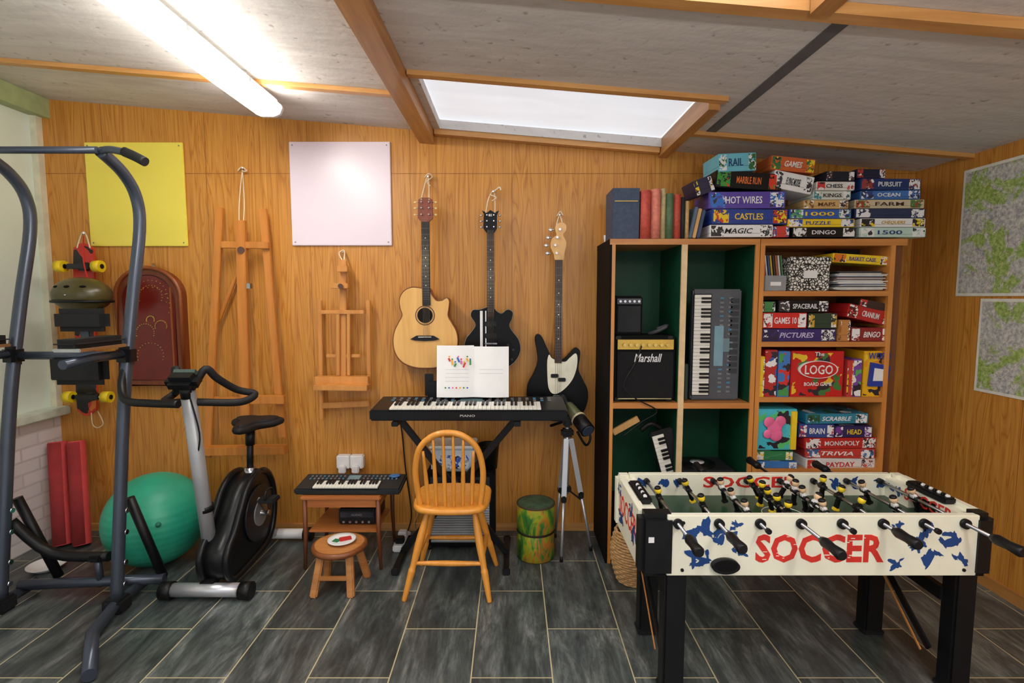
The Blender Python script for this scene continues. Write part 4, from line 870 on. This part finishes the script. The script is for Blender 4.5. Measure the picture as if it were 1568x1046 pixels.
for s, d in ((1, Vector((0, -.09, .11))), (-1, Vector((0, .09, -.11)))):
    q = Vector((xb-.01+s*.115, 2.76, .30)); b.bar(q, q+d, .026, .014, CHR, (1, 0, 0)); e = q+d+Vector((s*.055, 0, 0)); b.box(e, (.09, .075, .024), RUB, bev=.006); b.tube([e+Vector((0, -.04, .01)), e+Vector((0, -.03, .05)), e+Vector((0, .03, .05)), e+Vector((0, .04, .01))], .006, BLK, 6, 4)
b.tube([(xb-.07, 2.53, .13), (xb-.075, 2.48, .55), (xb-.08, 2.42, 1.04)], .033, BG, 18); b.cyl((xb-.072, 2.50, .42), (xb-.072, 2.497, .45), .037, BLK); b.cyl((xb-.072, 2.54, .10), (xb-.072, 2.525, .2), .042, BG)
cc = Vector((xb-.085, 2.40, 1.08)); b.box(cc, (.15, .09, .075), BK, bev=.025, rot=(.5, 0, 0)); b.box(cc+Vector((0, .03, .03)), (.10, .02, .055), M_((70, 84, 80), .3), rot=(.9, 0, 0)); b.cyl((xb-.08, 2.42, 1.0), (xb-.08, 2.41, 1.06), .03, BLK)
for s in (1, -1):
    b.tube([cc+Vector((s*.03, .03, -.03)), cc+Vector((s*.07, .06, .05)), cc+Vector((s*.10, .10, -.0)), cc+Vector((s*.15, .18, -.07)), cc+Vector((s*.22 if s == 1 else s*.19, .22, -.10)), cc+Vector((s*.19, .14, -.125)), cc+Vector((s*.06, .06, -.11)), cc+Vector((0, .03, -.10))], .018, RUB, 12, 5)
b.tube([cc+Vector((.02, 0, -.05)), cc+Vector((.05, .02, -.25)), cc+Vector((.02, .05, -.4)), (xb-.05, 2.5, .42)], .004, BLK, 6, 5)
b.cyl((xb, 2.80, .49), (xb, 2.82, .72), .017, BLK, seg=14); b.cyl((xb, 2.797, .46), (xb, 2.802, .54), .03, CHR); b.cyl((xb, 2.815, .66), (xb, 2.822, .74), .024, BLK); b.cyl((xb+.02, 2.80, .52), (xb+.07, 2.79, .52), .014, BLK)
so = [(v.x, v.y) for v in catmull([(xb+x, 2.83+y, 0) for x, y in ((0, -.14), (.03, -.10), (.05, -.02), (.115, .05), (.12, .11), (.06, .135), (0, .12), (-.06, .135), (-.12, .11), (-.115, .05), (-.05, -.02), (-.03, -.10))], 4, True)]
b.prism(so, .035, RUB, T((0, 0, .75)), True); b.tube([(p[0], p[1], .768) for p in so], .018, RUB, 8, closed=True); b.prism(shrink(so, .9), .05, RUB, T((0, 0, .745)), True)
b.cyl((xb-.235, 2.44, .045), (xb+.13, 2.44, .045), .033, SIL, seg=20)
for x in (xb-.27, xb+.115): b.cyl((x, 2.44, .042), (x+.055, 2.44, .042), .042, BLK, seg=20)
b.bar((xb-.05, 2.44, .06), (xb-.05, 2.55, .11), .07, .04, BLK, (0, 0, 1)); b.bar((xb, 2.88, .12), (xb+.0, 3.06, .05), .05, .04, BG, (0, 0, 1))
b.cyl((xb-.16, 3.06, .04), (xb+.20, 3.06, .04), .03, WHT, seg=18)
for x in (xb-.2, xb+.18): b.cyl((x, 3.06, .04), (x+.05, 3.06, .04), .038, BLK, seg=18)
b.done()

# ---------------------------------------------------------------- ball, mats, bowl
b = B('exercise_ball'); GM, nt, bs = newmat('teal_rubber_ball')
nt.links.new(ramp(nt, noise(nt, coords(nt), 6), [(.3, lin((34, 150, 120))), (.7, lin((52, 172, 138)))]), bs.inputs['Base Color']); bs.inputs['Roughness'].default_value = .42
wv = N(nt, 'ShaderNodeTexWave', bands_direction='Z'); wv.inputs['Scale'].default_value = 9; nt.links.new(coords(nt), wv.inputs['Vector']); bump(nt, bs, wv.outputs['Fac'], .25, .003)
b.ell((-1.97, 2.80, .25), (.25, .25, .25), GM, seg=56, rings=36)
b.ell((-1.97+.145, 2.80-.195, .30), (.014, .014, .014), M_((24, 110, 88), .5)); b.done()
b = B('rolled_yoga_mat'); PK = M_((214, 76, 76), .8, bmp=.2)
def roll(p1, p2, r):
    p1, p2 = Vector(p1), Vector(p2); z = (p2-p1).normalized(); x = Vector((0, 1, 0)).cross(z).normalized(); y = z.cross(x); n = 110; vs = []
    for k in range(n+1):
        t_ = k/n; a = t_*2*math.pi*4.5; rr = r*(.2+.8*t_); d = x*math.cos(a)*rr+y*math.sin(a)*rr; vs += [p1+d, p2+d]
    b.raw(vs, [(2*k, 2*k+2, 2*k+3, 2*k+1) for k in range(n)], PK, True)
    b.cyl(p1+z*.003, p2-z*.006, r*.9, M_((160, 50, 52), .9), seg=24)
roll((-2.66, 2.98, .012), (-2.745, 3.09, .60), .052); roll((-2.545, 2.98, .012), (-2.64, 3.10, .60), .05); b.done()
b = B('ceramic_bowl'); b.lathe([(0, .004), (.05, .004), (.085, .03), (.09, .032), (.088, .026), (.05, 0), (0, 0)], (-2.52, 2.72, 0), WHT); b.done()

# ---------------------------------------------------------------- light, world, camera
w = bpy.data.worlds.new('world'); bpy.context.scene.world = w; w.use_nodes = True
bg = w.node_tree.nodes['Background']; bg.inputs[0].default_value = (.97, .98, 1, 1); bg.inputs[1].default_value = 1.0
cam = bpy.data.cameras.new('camera'); co = bpy.data.objects.new('camera', cam); bpy.context.scene.collection.objects.link(co)
cam.sensor_width = 36; cam.lens = 800/1568*36; cam.clip_start = .05
co.location = (0, 0, CH); co.rotation_euler = (math.pi/2-PITCH, 0, 0)
bpy.context.scene.camera = co
vs_ = bpy.context.scene.view_settings; vs_.view_transform = 'Standard'; vs_.look = 'None'; vs_.exposure = 0.0
